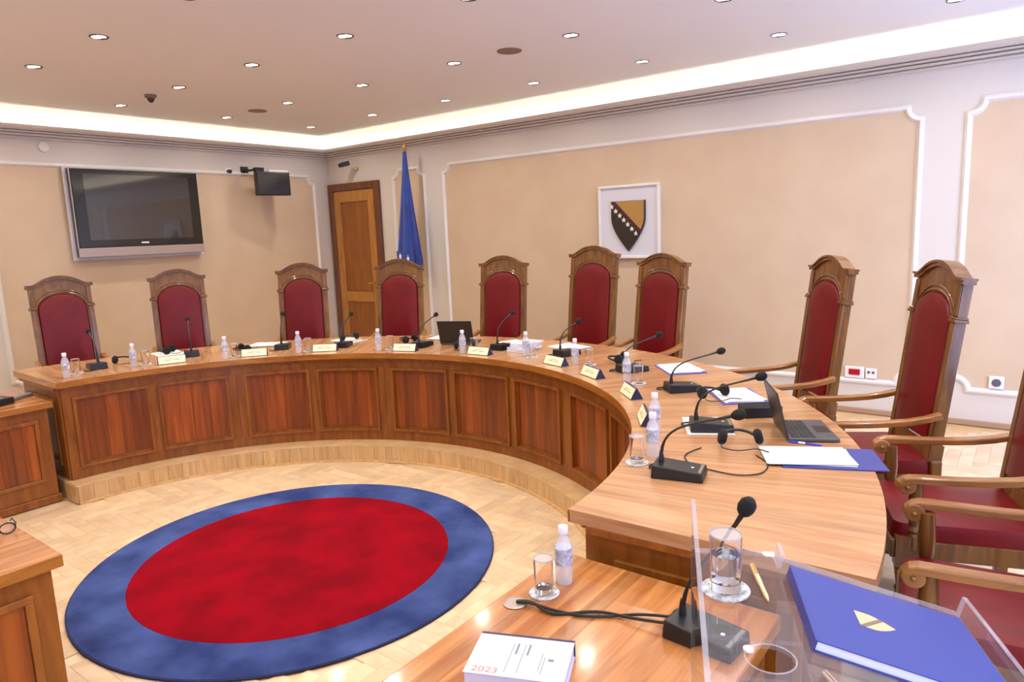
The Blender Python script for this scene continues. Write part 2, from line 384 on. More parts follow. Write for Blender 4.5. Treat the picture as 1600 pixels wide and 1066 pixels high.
# ------------------------------------------------------------------ floor and platform
fl = MB().box(WALL_L, WALL_R, WALL_F, WALL_B, -.06, -.006).build('floor', 'parquet'); structure(fl, 'pale herringbone parquet floor')
PW = .085; PN = 5
unitH = MB().box(.0006, PW * PN - .0006, .0006, PW - .0006, -.006, 0).mesh('plank', 'parquet')
unitV = MB().box(.0006, PW - .0006, .0006, PW * PN - .0006, -.006, 0).mesh('plank', 'parquet')
def herringbone(x0, x1, y0, y1, keep, z, parent):
    cnt = 0; ni = int((abs(x1 - x0) + abs(y1 - y0)) / PW) + 20
    for j in range(-40, 40):
        for i in range(-ni, ni):
            ox, oy = (i + j * PN) * PW, (i - j * PN) * PW
            for me, dx, dy, w, h in ((unitH, 0, 0, PN, 1), (unitV, PN, 1 - PN, 1, PN)):
                px, py = x0 + ox + dx * PW, y0 + oy + dy * PW; cx, cy = px + w * PW / 2, py + h * PW / 2
                if x0 <= cx <= x1 and y0 <= cy <= y1 and keep(cx, cy, w * PW / 2, h * PW / 2):
                    place(me, 'plank', parent, loc=(px, py, z)); cnt += 1
    return cnt
RUGC = (-3.40, 2.265)
def keep_floor(x, y, hw, hh):
    if math.hypot(x - RUGC[0], y - RUGC[1]) < 1.06: return False
    rr = math.hypot(x - CEN.x, y - CEN.y)
    if y > CEN.y + .06 and rr > 2.17: return False
    if x > -1.30 or x < -5.62: return False
    if x < -2.95 and y < .70: return False
    if y < 1.0 and x > -1.75: return False
    return True
NFL = herringbone(-5.75, -1.2, .35, 4.05, keep_floor, 0, fl)
PLY0 = 1.905
pts = [(WALL_L, WALL_B), (WALL_L, PLY0)] + [(CEN.x + 2.079 * math.cos(rad(a)), CEN.y + 2.079 * math.sin(rad(a))) for a in [178.2 - 176.4 * i / 96 for i in range(97)]] + [(WALL_R, PLY0), (WALL_R, WALL_B)]
plat = MB(); 
A = pts[2:-2]; O = []
for x, y in A:   # straight up to the back wall
    O.append((x, WALL_B))
plat.strip(A, O, 0, S - .006)
plat.box(WALL_L, A[0][0], PLY0, WALL_B, 0, S - .006); plat.box(A[-1][0], WALL_R, PLY0, WALL_B, 0, S - .006)
plat = plat.build('floor_platform', 'tread'); structure(plat, 'raised wooden platform under the curved bench')
holder = plat
tr = MB().polar(2.068, 2.30, 1.7, 178.3, S - .006, S, 96); tr.build('tread_edge', 'tread', plat, loc=(CEN.x, CEN.y, 0))
NB = 62; bw = 176.4 / NB
rb = MB().polar(2.070, 2.082, .03, bw - .03, .016, S - .007, 2).mesh('riser_board', 'riser')
for k in range(NB): place(rb, 'riser_board', plat, loc=(CEN.x, CEN.y, 0), rot=(0, 0, rad(1.8 + bw * k)))
MB().polar(2.052, 2.075, 1.8, 178.2, 0, .016, 96).build('base_moulding', 'riser', plat, loc=(CEN.x, CEN.y, 0))
for x0, x1 in ((-5.72, -5.52), (-1.36, -1.20)): MB().box(x0, x1, PLY0 - .01, PLY0, .002, S - .007).build('riser_board', 'riser', plat)
top = MB().box(WALL_L, WALL_R, 6.0, WALL_B, S - .006, S - .0055)
def keep_plat(x, y, hw, hh):
    rr = math.hypot(x - CEN.x, y - CEN.y); return rr > 2.95 and y + hh < WALL_B and x + hw < WALL_R
NPL = herringbone(-1.9, .55, 2.2, WALL_B, keep_plat, S, plat)

# carpet
rug = thing('round_rug', 'large round rug, crimson centre with a wide blue border, on the parquet', 'rug', (RUGC[0], RUGC[1], 0))
mb = MB(); ring = lambda r, n=96: [(r * math.cos(2 * PI * i / n), r * math.sin(2 * PI * i / n)) for i in range(n)]
mb.strip(ring(.894), ring(1.158), .0005, .013, closed=True); tag(mb.build('border', 'blue_pile', rug), 'blue border ring')
mb = MB(); mb.prism(ring(.893), .0005, .014); tag(mb.build('centre', 'red_pile', rug), 'crimson centre disc')
mb = MB(); mb.strip(ring(1.158), ring(1.165), .0005, .011, closed=True); tag(mb.build('binding', 'rug_edge', rug), 'dark bound edge')

# ------------------------------------------------------------------ curved bench
A0, A1 = 1.7, 178.3
bench = thing('curved_bench', 'long semicircular judges bench of panelled oak on the platform', 'desk', tuple(CEN))
MB().polar(2.194, 3.142, A0, A1, HT - .046, HT, 120).build('table_top', 'table_wood', bench, bevel=.004)
MB().polar(2.192, 2.2, A0, A1, HT - .046, HT - .003, 120).build('table_edge', 'edge_wood', bench)
MB().polar(2.262, 2.30, A0 + .9, A1 - .9, S + .001, HT - .046, 120).build('carcass', 'frame_wood', bench)
MB().polar(2.241, 2.262, A0 + .9, A1 - .9, .768, HT - .046, 120).build('top_rail', 'frame_wood', bench)
MB().polar(2.241, 2.262, A0 + .9, A1 - .9, S + .001, .222, 120).build('bottom_rail', 'frame_wood', bench)
MB().polar(2.226, 2.2405, A0 + .9, A1 - .9, HT - .072, HT - .046, 120).build('cornice_bead', 'frame_wood', bench, bevel=.004)
ND = 11; PD = (A1 - A0 - 1.8) / ND; ZP0, ZP1 = .222, .768
def stile_half(k): return 1.6 if k in (2, 4, 7, 9) else .78        # wide stiles where two bench modules meet
for k in range(ND + 1):
    a = A0 + .9 + PD * k; h_ = stile_half(k); lo_, hi_ = (0, 1.6) if k == 0 else (-1.6, 0) if k == ND else (-h_, h_)
    if k in (2, 4, 7, 9):
        for l_, u_ in ((lo_, -.03), (.03, hi_)): MB().polar(2.241, 2.262, l_, u_, ZP0, ZP1, 3).build('stile', 'frame_wood', bench, rot=(0, 0, rad(a)))
    else: MB().polar(2.241, 2.262, lo_, hi_, ZP0, ZP1, 3).build('stile', 'frame_wood', bench, rot=(0, 0, rad(a)))
for k in range(ND):
    a0_ = PD * k + (1.6 if k == 0 else stile_half(k)); a1_ = PD * (k + 1) - (1.6 if k == ND - 1 else stile_half(k + 1)); half = (a1_ - a0_) / 2
    mo = MB()
    for r0, r1, w in ((2.224, 2.2615, .020), (2.246, 2.2615, .032)):
        wa = math.degrees(w / 2.24)
        mo.polar(r0, r1, -half, half, ZP0, ZP0 + w, 10); mo.polar(r0, r1, -half, half, ZP1 - w, ZP1, 10)
        mo.polar(r0, r1, -half, -half + wa, ZP0 + w, ZP1 - w, 2); mo.polar(r0, r1, half - wa, half, ZP0 + w, ZP1 - w, 2)
    pn = mo.build('panel', 'frame_wood', bench, rot=(0, 0, rad(A0 + .9 + (a0_ + a1_) / 2)))
    ws = [random.uniform(.6, 1.5) for _ in range(7)]; tot = sum(ws); x = -half + .5
    for w in ws:
        d_ = w / tot * (2 * half - 1.0); MB().polar(2.2545, 2.2618, x + .012, x + d_ - .012, ZP0 + .02, ZP1 - .02, 2).build('veneer_strip', 'veneer', pn); x += d_
for a, sg in ((A0 + .9, 1), (A1 - .9, -1)):   # end panels, standing radially
    Mz = RZ(rad(a)); mb = MB().box(2.262, 3.06, -.012, .012, S + .001, HT - .046, Mz); mb.build('end_panel', 'frame_wood', bench, bevel=.003)
    mb = MB(); y0, y1 = (-.026, -.012) if sg == 1 else (.012, .026)
    for x0, x1, z0, z1 in ((2.36, 2.96, .24, .27), (2.36, 2.96, .72, .75), (2.36, 2.39, .27, .72), (2.93, 2.96, .27, .72)): mb.box(x0, x1, y0, y1, z0, z1, Mz)
    mb.build('end_moulding', 'frame_wood', bench, bevel=.004)
    mb = MB().box(2.262, 3.06, y0 - (.012 if sg == 1 else 0), y1 + (0 if sg == 1 else .012), HT - .075, HT - .046, Mz); mb.build('end_bead', 'frame_wood', bench, bevel=.004)
MB().polar(3.02, 3.045, A0 + 2, A1 - 2, HT - .12, HT - .046, 90).build('back_rail', 'frame_wood', bench)

# ------------------------------------------------------------------ straight desks
def straight_desk(name, label, x0, x1, y0, y1, side_panels, end_panels):
    """top slab, base, and framed panels on the +x face / +y... faces"""
    d = thing(name, label, 'desk', (x0, y0, 0)); w, l = x1 - x0, y1 - y0; o = .03
    vs = []; mb = MB()
    uvs = [(y, x) for x, y in ((0, 0), (w, 0), (w, l), (0, l))]
    b = MB(); b.box(0, w, 0, l, DH - .045, DH); b.uv = {i: (p[1] + .37 * p[2], p[0]) for i, p in enumerate(b.v)}
    b.build('table_top', 'desk_top_wood', d, bevel=.004)
    for nm, q in (('edge_band', (0, w, -.002, 0)), ('edge_band', (0, w, l, l + .002)), ('edge_band', (-.002, 0, 0, l)), ('edge_band', (w, w + .002, 0, l))): MB().box(*q, DH - .045, DH - .003).build(nm, 'edge_wood', d)
    MB().box(o, w - o, o, l - o, .06, DH - .045).build('carcass', 'frame_wood', d, bevel=.003)
    MB().box(o - .015, w - o + .015, o - .015, l - o + .015, 0, .06).build('plinth', 'frame_wood', d, bevel=.006)
    def face(M, length, n):
        pw = length / n
        for k in range(n):
            a, c = k * pw + .07, (k + 1) * pw - .07; z0, z1 = .17, DH - .12
            mb = MB()
            for q in ((a, c, z0, z0 + .028), (a, c, z1 - .028, z1), (a, a + .028, z0 + .028, z1 - .028), (c - .028, c, z0 + .028, z1 - .028)): mb.box(q[0], q[1], 0, .014, q[2], q[3], M)
            pn = mb.build('panel', 'frame_wood', d, bevel=.004)
            ns = 5; s_ = (c - a - .06) / ns
            for j in range(ns): MB().box(a + .03 + s_ * j, a + .03 + s_ * (j + 1) - .0015, .0005, .004, z0 + .03, z1 - .03, M).build('veneer_strip', 'veneer', pn)
    if side_panels:
        face(T(w - o, o, 0) @ RZ(PI / 2) @ Matrix.Diagonal((1, -1, 1, 1)), l - 2 * o, side_panels)
        face(T(o, o, 0) @ RZ(PI / 2), l - 2 * o, side_panels)
    if end_panels: face(T(o, l - o, 0), w - 2 * o, end_panels)
    return d
straight_desk('side_desk', 'oak desk nearest the viewer, with the booklet and the microphone cables', -1.24, -.52, .1, 1.866, 3, 1)
straight_desk('side_desk', 'oak desk at the left edge, butting against the left end of the curved bench', -6.44, -5.70, .1, 1.885, 3, 1)
straight_desk('side_desk', 'oak desk cut off by the lower left corner, in front of the rug', -4.6, -2.767, .12, .874, 1, 3)

# ------------------------------------------------------------------ chairs
def make_chair(name, label, dh=0):
    """faces local +y, origin on the floor under the seat; dh = extra height of the back"""
    t = thing(name, label, 'chair', group='high-backed chairs round the curved bench')
    EAR = 1.40 + dh; Z0 = .40
    R = T(0, -.245, .45) @ RX(rad(7)) @ T(0, 0, -.45)      # back reclines
    H = R @ XZ                                           # 2D (x,z) extruded to -y
    hw, pw = .246, .196                                     # frame half width, panel half width
    zc = EAR - .225; rise = .147; zk = EAR - .20                                 # springing of the arch
    inn = [(-pw, .56)] + [(-pw * math.cos(PI * i / 20), zc + rise * math.sin(PI * i / 20)) for i in range(21)] + [(pw, .56)]
    def cap_z(x):                                             # underside of the crown
        u = abs(x) / .265
        if u > .80: return EAR - .022
        w_ = u / .80; return EAR - .022 + .076 * (1 - w_ * w_) * (1 - .25 * max(0, w_ - .6) / .4)
    outr = [(-hw, .56)] + [(-hw * math.cos(PI * i / 20), cap_z(hw * math.cos(PI * i / 20))) for i in range(21)] + [(hw, .56)]
    MB().strip(inn, outr, -.012, .034, H).build('back_frame', 'chair_wood', t)
    MB().box(-hw, hw, -.045, .012, Z0 + .02, .56, R).build('lower_rail', 'chair_wood', t)
    MB().strip([(x, z) for x, z in inn], [(x * .6, .56 + (z - .56) * .93) for x, z in inn], .022, .031, H).build('back_board', 'chair_wood', t)
    # crown moulding
    n = 36; xs = [-.265 + .53 * i / n for i in range(n + 1)]
    lo = [(x, cap_z(x)) for x in xs]; up = [(x * 1.0, cap_z(x) + .020) for x in xs]; up2 = [(x, cap_z(x) + .032) for x in xs]
    cw = MB().strip(lo, up, -.028, .036, H); cw.strip(up, up2, -.038, .041, H); cw.build('crown', 'chair_wood', t)
    # arched beads between cushion and crown
    for k, (s_, rr) in enumerate(((1.05, .006), (1.14, .005))):
        pt = [(-pw * s_ * math.cos(PI * i / 20), zc + (rise + .012 + .022 * k) * math.sin(PI * i / 20)) for i in range(21)]
        MB().tube([(x, .014, z) for x, z in pt], rr, 6, R).build('arch_bead', 'chair_wood', t, smooth=True)
    for sx in (-1, 1):                                       # pilasters with capitals
        x0, x1 = sorted((sx * .206, sx * .248))
        pb = MB().box(x0, x1, .012, .024, .47, zk - .012, R).build('pilaster', 'chair_wood', t, bevel=.004)
        x0, x1 = sorted((sx * .200, sx * .262))
        cb = MB().box(x0, x1, -.040, .032, zk - .012, zk + .004, R); x0, x1 = sorted((sx * .200, sx * .256)); cb.box(x0, x1, -.038, .028, zk + .004, zk + .016, R)
        cb.build('capital', 'chair_wood', t, bevel=.003)
        x0, x1 = sorted((sx * .205, sx * .245)); MB().box(x0, x1, .012, .022, zk + .02, EAR - .03, R).build('crown_block', 'chair_wood', t, bevel=.004)
    # cushion of the back: domed arch
    def ringp(k): return [(-pw * k, .575 + .02 * (1 - k))] + [(-pw * k * math.cos(PI * i / 20), zc + rise * k * math.sin(PI * i / 20)) for i in range(21)] + [(pw * k, .575 + .02 * (1 - k))]
    vs, fs = [], []; ks = [(1.0, 0), (.985, .018), (.94, .030), (.80, .036), (.45, .038)]
    for k, h in ks: vs += [tuple(R @ Vector((x, h - .004, z))) for x, z in ringp(k)]
    q = len(ringp(1))
    for i in range(len(ks) - 1):
        for j in range(q):
            a, b = i * q + j, i * q + (j + 1) % q; fs.append((a, a + q, b + q, b))
    fs.append(tuple((len(ks) - 1) * q + j for j in reversed(range(q))))
    tag(MB().add(vs, fs).build('back_cushion', 'leather', t, smooth=True), 'crimson leather back cushion')
    # seat
    vs, fs = [], []; ks = [(1, .405), (1.0, .455), (.97, .480), (.85, .495), (.4, .502)]; out = []
    for cx, cy, a0 in ((.21, .24, 0), (-.21, .24, 90), (-.21, -.22, 180), (.21, -.22, 270)):
        for i in range(5): out.append((cx + .045 * math.cos(rad(a0 + 22.5 * i)), cy + .045 * math.sin(rad(a0 + 22.5 * i))))
    for k, z in ks: vs += [(x * k, y * k, z) for x, y in out]
    q = len(out)
    for i in range(len(ks) - 1):
        for j in range(q):
            a, b = i * q + j, i * q + (j + 1) % q; fs.append((a, b, b + q, a + q))
    fs.append(tuple((len(ks) - 1) * q + j for j in range(q))); fs.append(tuple(reversed(range(q))))
    tag(MB().add(vs, fs).build('seat', 'leather', t, smooth=True), 'crimson leather seat')
    fr = MB().box(-.262, .262, .262, .292, .335, .412); fr.box(-.262, .262, -.275, -.245, .335, .412); fr.box(-.262, -.232, -.245, .262, .335, .412); fr.box(.232, .262, -.245, .262, .335, .412)
    fr.build('seat_frame', 'chair_wood', t, bevel=.004)
    fr = MB().box(-.235, .235, -.02, .02, .12, .155); fr.box(-.26, -.235, -.24, .25, .12, .155); fr.box(.235, .26, -.24, .25, .12, .155); fr.build('stretcher', 'chair_wood', t, bevel=.004)
    for sx in (-1, 1):
        x = sx * .248
        lg = MB().box(x - .03, x + .03, .215, .275, .30, .43)       # square block at the seat rail
        lg.lathe([(.020, 0), (.026, .02), (.022, .05), (.030, .10), (.030, .16), (.020, .18), (.026, .20), (.018, .215), (.026, .27), (.030, .30)], 12, T(x, .245, 0))
        lg.lathe([(.030, .43), (.022, .445), (.028, .455), (.018, .475), (.026, .50), (.030, .56), (.026, .62), (.024, .655)], 12, T(x, .205, 0))
        lg.box(x - .03, x + .03, .17, .22, .38, .435)
        lg.build('front_leg', 'chair_wood', t, smooth=True)
        MB().box(x - .024, x + .018 if sx > 0 else x + .024, -.285, -.235, 0, .48).build('rear_leg', 'chair_wood', t, bevel=.004)
        # arm: sagging rail ending in a scroll
        prof = [(-.268, .720), (-.20, .703), (-.12, .690), (-.03, .683), (.06, .680), (.14, .679), (.20, .679), (.232, .678), (.254, .671), (.268, .658), (.273, .642)]
        vs, fs = [], []; n = len(prof)
        for i, (y, z) in enumerate(prof):
            a = prof[max(i - 1, 0)]; b = prof[min(i + 1, n - 1)]; dx, dz = b[0] - a[0], b[1] - a[1]; l = math.hypot(dx, dz); ny, nz = -dz / l, dx / l
            wv = .022 + .004 * (i / n); xx = sx * .262 + sx * (.012 * math.sin(PI * i / (n - 1)))
            for u, v in ((-1, -1), (1, -1), (1, .55), (.75, 1), (-.75, 1), (-1, .55)): vs.append((xx + u * wv, y + ny * v * .0145, z + nz * v * .0145))
        for i in range(n - 1):
            for j in range(6): a, b = i * 6 + j, i * 6 + (j + 1) % 6; fs.append((a, b, b + 6, a + 6))
        fs += [tuple(reversed(range(6))), tuple((n - 1) * 6 + j for j in range(6))]
        arm = MB().add(vs, fs)
        arm.lathe([(0, -.026), (.030, -.026), (.033, -.023), (.033, .023), (.030, .026), (0, .026)], 18, T(sx * .262, .246, .648) @ RY(PI / 2))
        ar = arm.build('armrest', 'arm_wood', t, bevel=.003)
        for d_ in (-.028, .028): MB().ball((sx * .262 + d_, .246, .648), .009, n=10).build('scroll_button', 'arm_wood', ar, smooth=True)
    return t
ORD = ['leftmost', 'second', 'third', 'fourth', 'fifth', 'sixth', 'seventh', 'eighth', 'ninth', 'tenth', 'eleventh']
def seat_word(i): return 'leftmost seat' if i == 0 else '%s seat from the left' % ORD[i]
CH = [(169.0, 0), (154.1, 0), (136.0, 0), (120.6, 0), (103.4, 0), (88.4, 1), (77.2, 0), (52.5, 0), (37.3, 0), (24.0, 0), (10.8, 0)]
CL = ['high-backed crimson chair at the left end of the bench, below the television', 'second high-backed crimson chair from the left, below the television corner', 'third high-backed crimson chair from the left, left of the wooden door',
      'high-backed crimson chair in front of the blue flag', 'high-backed crimson chair right of the flag, left of the tall centre chair', 'tallest crimson chair, at the centre below the shield emblem',
      'high-backed crimson chair just right of the tallest one, below the emblem frame', 'high-backed crimson chair in front of the red wall switch', 'high-backed crimson chair in front of the lilac wall pilaster on the right',
      'armchair cut off by the right edge, its back only a sliver', 'nearest armchair at the lower right, only arms and seat in view']
base = make_chair('judge_chair', CL[0]); tall = make_chair('judge_chair', CL[5], .075)
BACK = {7: (-1.150, 4.815, 219), 8: (-.478, 4.180, 210), 9: (.030, 3.460, 199), 10: (.236, 2.577, 187)}    # back at arm height, facing
for i, (a, tl) in enumerate(CH):
    if i in BACK:
        bx, by, f = BACK[i]; loc = (bx + .27 * math.cos(rad(f)), by + .27 * math.sin(rad(f)), S); rz = rad(f - 90)
    else: loc = pol(3.46, a, S); rz = rad(a + 90)
    if i == 0: base.location = loc; base.rotation_euler = (0, 0, rz)
    elif tl: tall.location = loc; tall.rotation_euler = (0, 0, rz)
    else: dup(base, loc, rz, CL[i])

# ------------------------------------------------------------------ walls: door, emblem, television and fittings
door = MB(); DX0, DX1, DZ = -8.272, -7.217, 2.62
door.box(DX0, DX0 + .1, WALL_B - .05, WALL_B + .02, S, DZ); door.box(DX1 - .1, DX1, WALL_B - .05, WALL_B + .02, S, DZ); door.box(DX0 + .1, DX1 - .1, WALL_B - .05, WALL_B + .02, DZ - .1, DZ)
door = door.build('door_1', 'door_frame_wood', bevel=.008); structure(door, 'panelled wooden door in a darker frame beside the flag')
lf = MB(); a, b = DX0 + .105, DX1 - .105; y0, y1 = WALL_B - .035, WALL_B + .01
for q in ((a, a + .13, S + .01, DZ - .11), (b - .13, b, S + .01, DZ - .11), (a + .13, b - .13, DZ - .26, DZ - .11), (a + .13, b - .13, .95, 1.09), (a + .13, b - .13, S + .01, .36)): lf.box(q[0], q[1], y0, y1, q[2], q[3])
lf = lf.build('door_leaf', 'door_wood', door, bevel=.004)
MB().box(a + .13, b - .13, y0 + .016, y1, 1.09, DZ - .26).build('upper_panel', 'door_panel', lf); MB().box(a + .13, b - .13, y0 + .016, y1, .36, .95).build('lower_panel', 'door_panel', lf)
hd = MB().box(b - .075, b - .035, y0 - .008, y0, 1.06, 1.30); hd.tube([(b - .055, y0 - .008, 1.22), (b - .055, y0 - .05, 1.22), (b - .17, y0 - .055, 1.22)], .009, 8); hd.build('door_handle', 'brass', lf, smooth=True)

em = thing('emblem_panel', 'white framed panel bearing a dark and gold shield with white stars', 'emblem', (-3.4445, WALL_B - .004, 1.907))
MB().box(-.33, .33, -.03, 0, -.36, .36).build('backing', 'lilac_white', em)
fr = MB()
for q in ((-.352, .352, .352, .38), (-.352, .352, -.38, -.352), (-.352, -.324, -.352, .352), (.324, .352, -.352, .352)): fr.box(q[0], q[1], -.05, 0, q[2], q[3])
fr.build('frame', 'moulding', em, bevel=.006)
SHW, SHT = .197, .215
def shield_pts(s=1):
    pts = [(-SHW, SHT), (SHW, SHT)]
    for i in range(1, 15):
        u = i / 14; pts.append((SHW * (1 - max(0, u - .35) ** 1.6 * 2.0) if u > .35 else SHW, SHT - .52 * u))
    r = [p for p in pts[1:]]; r[-1] = (0, SHT - .52)
    left = [(-x, z) for x, z in reversed(r[:-1])]
    return [(x * s, z * s) for x, z in r + left]
SP = shield_pts(); MB().prism(SP, .03, .05, XZ).build('shield', 'shield_dark', em, bevel=.004)
def clip(poly, nx, nz, d):
    out = []
    for i in range(len(poly)):
        p, q = poly[i - 1], poly[i]; a = p[0] * nx + p[1] * nz - d; b = q[0] * nx + q[1] * nz - d
        if (a >= 0) != (b >= 0):
            t_ = a / (a - b); out.append((p[0] + (q[0] - p[0]) * t_, p[1] + (q[1] - p[1]) * t_))
        if b >= 0: out.append(q)
    return out
dn = Vector((.352, .347)).normalized()      # normal of the diagonal
d0 = Vector((-SHW + .03, SHT)).dot(dn)
gold = clip([(x * .94, z * .96 + .006) for x, z in SP], dn.x, dn.y, d0 + .014)
MB().prism(gold, .05, .058, XZ).build('gold_field', 'shield_gold', em)
band = clip(clip([(x * .97, z * .97) for x, z in SP], dn.x, dn.y, d0 - .012), -dn.x, -dn.y, -(d0 + .004)); MB().prism(band, .05, .054, XZ).build('diagonal_bar', 'maroon', em)
dd = Vector((dn.y, -dn.x)); st = Vector((-SHW + .012, SHT - .055))
for k in range(7):
    c = st + dd * (.066 * k); rr = .028
    pt = [(c.x + (rr if i % 2 == 0 else rr * .42) * math.sin(i * PI / 5), c.y + (rr if i % 2 == 0 else rr * .42) * math.cos(i * PI / 5)) for i in range(10)]
    if k == 0: pt = [(max(x, -SHW + .004), z) for x, z in pt]
    if k == 6: pt = [(min(x, c.x + .012), z) for x, z in pt]
    MB().prism(pt, .05, .057, XZ).build('star', 'star_white', em)

tv = thing('television', 'wide flat television with silver speaker bar mounted on the beige left wall', 'television', (WALL_L + .03, 3.855, 2.23))
MB().box(.0, .04, -.73, .72, -.50, .485).build('wall_plate', 'lilac_white', tv, bevel=.004)
MB().box(.04, .10, -.705, .70, -.47, .475).build('casing', 'black_gloss', tv, bevel=.008)
MB().box(.10, .112, -.69, .69, -.365, .462).build('bezel', 'black_gloss', tv, bevel=.006)
MB().box(.112, .1135, -.575, .575, -.29, .415).build('screen', 'screen_glass', tv)
MB().box(.10, .114, -.705, .70, -.47, -.372).build('speaker_bar', 'silver', tv, bevel=.005)
fr = MB().box(.1, .106, -.705, -.694, -.37, .475); fr.box(.1, .106, -.694, .69, .465, .475); fr.build('silver_edge', 'silver', tv)
MB().box(.1122, .1135, -.045, .04, -.338, -.322).build('maker_badge', 'white_plastic', tv)

mo_ = thing('wall_monitor', 'small black monitor on a bracket high on the left wall', 'monitor', (-8.0, 5.48, 2.59))
MB().box(-.05, .05, -.22, .22, -.15, .15, RZ(rad(-12))).build('housing', 'black_plastic', mo_, bevel=.01)
MB().box(.0502, .053, -.205, .205, -.135, .135, RZ(rad(-12))).build('screen', 'screen_dark', mo_)
br = MB().tube([(-.29, -.2, .175), (-.05, -.2, .175), (-.05, -.2, .10)], .014, 8); br.box(-.303, -.285, -.25, -.15, .12, .23); br.box(-.07, -.01, -.22, -.1, .15, .20); br.build('bracket', 'black_plastic', mo_)
MB().box(-.05, .05, -.05, .20, .152, .168, RZ(rad(-12))).build('cable_box', 'white_plastic', mo_)
wp = thing('wall_socket', 'small white socket with a dark plug beside the bracket monitor', 'socket', (WALL_L, 5.05, 2.75))
MB().box(0, .012, -.045, .045, -.045, .045).build('plate', 'white_plastic', wp, bevel=.003); MB().lathe([(.024, 0), (.024, .05), (.012, .055)], 14, T(.012, 0, 0) @ RY(PI / 2)).build('plug', 'black_plastic', wp)

sc_ = thing('security_camera', 'small black camera on a white arm above the wooden door', 'camera', (-7.66, WALL_B, 2.80))
MB().lathe([(.03, 0), (.03, .012), (.012, .02)], 14, RX(PI / 2)).build('base', 'brass', sc_, smooth=True)
MB().tube([(0, -.015, 0), (.0, -.06, .01), (-.02, -.13, .05)], .01, 8).build('arm', 'white_plastic', sc_, smooth=True)
bd = MB().box(-.035, .035, -.06, .06, -.03, .03, T(-.03, -.18, .06) @ RZ(rad(-35)) @ RX(rad(14))); bd.lathe([(.026, 0), (.026, .03), (.02, .032)], 14, T(-.03, -.18, .06) @ RZ(rad(-35)) @ RX(rad(14)) @ T(0, -.06, 0) @ RX(PI / 2)); bd.build('body', 'black_plastic', sc_)

def wall_box(name, label, cat, x, z, w, h):
    t = thing(name, label, cat, (x, WALL_B - .003, z)); MB().box(-w / 2, w / 2, -.022, 0, -h / 2, h / 2).build('plate', 'white_plastic', t, bevel=.004); return t
t = wall_box('wall_switch', 'white wall box with a red rocker between the two right-hand chairs', 'switch', -1.25, .505, .155, .10); MB().box(-.045, .045, -.03, -.022, -.022, .03).build('rocker', 'red_plastic', t, bevel=.003)
t = wall_box('wall_socket', 'white double socket right of the red wall switch', 'socket', -1.118, .503, .088, .088)
for sx in (-1, 1): MB().box(sx * .018 - .010, sx * .018 + .010, -.024, -.022, .0, .022).build('port', 'socket_hole', t)
t = wall_box('wall_socket', 'single white socket low on the wall at the right edge', 'socket', -.218, .512, .10, .10); MB().lathe([(.0, .0), (.030, 0), (.032, -.006), (.020, -.002)], 16, T(0, -.0285, 0) @ RX(PI / 2)).build('socket_ring', 'socket_hole', t)
t = thing('wall_sensor', 'small round white sensor high on the left wall above the television', 'sensor', (WALL_L, 3.0, 2.91)); MB().lathe([(.05, 0), (.05, .02), (.035, .032), (0, .034)], 20, RY(PI / 2)).build('cover', 'moulding', t, smooth=True)

# flag on its pole
fg = thing('flag', 'furled deep blue flag on a gold-tipped pole behind the fourth chair', 'flag', (-6.39, 6.3, S))
MB().lathe([(.17, 0), (.17, .03), (.05, .05), (.02, .09), (.016, .12)], 20).build('base', 'brass', fg, smooth=True)
MB().tube([(0, 0, .1), (0, 0, 2.78)], .014, 10).build('pole', 'door_frame_wood', fg, smooth=True)
MB().lathe([(.0, 2.86), (.010, 2.845), (.022, 2.82), (.026, 2.80), (.018, 2.78), (.010, 2.77), (.024, 2.76), (.020, 2.745)], 14).build('finial', 'gold', fg, smooth=True)
mb = MB(); nz, na = 34, 64; vs, fs = [], []
for i in range(nz):
    u = i / (nz - 1); z = 2.75 - 1.36 * u
    wl, wr = .022 + .17 * u ** 1.1, .024 + .125 * u ** 1.4; dp = .022 + .10 * u
    for j in range(na):
        a = 2 * PI * j / na; pl = 1 + (.05 + .22 * u) * math.sin(9 * a + 2.2 * u) * .6
        x = math.cos(a); x = x * (wr if x > 0 else wl) * pl; y = math.sin(a) * dp * pl
        zz = z - (.14 * math.cos(a) if i == nz - 1 else 0)
        vs.append((x, y, zz))
for i in range(nz - 1):
    for j in range(na): a, b = i * na + j, i * na + (j + 1) % na; fs.append((a, a + na, b + na, b))
mb.add(vs, fs).build('cloth', 'flag_blue', fg, smooth=True)
for (sx, zz) in ((-.03, 1.46), (.07, 1.43)):
    pt = [((.03 if i % 2 == 0 else .013) * math.sin(i * PI / 5) + sx, (.05 if i % 2 == 0 else .02) * math.cos(i * PI / 5) + zz) for i in range(10)]
    MB().prism(pt, .150 if sx < .05 else .115, .156 if sx < .05 else .121, XZ).build('star', 'flag_white', fg)

# ------------------------------------------------------------------ ceiling fittings
LX = [-3.436 + 1.152 * (k + .5) for k in range(-4, 4)]; LY = [5.751, 4.599, 3.447, 2.295, 1.143, -.4, -2.0]
ROWW = ['back row by the shield wall', 'second row from the shield wall', 'third row from the shield wall', 'fourth row from the shield wall', 'fifth row from the shield wall', 'sixth row from the shield wall', 'seventh row from the shield wall']
ringm = MB().lathe([(.052, 0), (.060, 0), (.061, -.003), (.058, -.006), (.052, -.005), (.050, .0)], 24).mesh('trim_ring', 'trim_metal', True)
lens = MB().lathe([(0, -.0045), (.027, -.0045), (.028, -.001), (0, -.001)], 14).mesh('lamp', 'lamp_lens')
plate = MB().lathe([(0, -.0008), (.051, -.0008), (.051, -.0002), (0, -.0002)], 24).mesh('reflector', 'white_plastic')
spot = bpy.data.lights.new('downlight_beam', 'AREA'); spot.shape = 'DISK'; spot.size = .10; spot.energy = DOWN_W; spot.color = (1, .91, .79); spot.spread = rad(150)
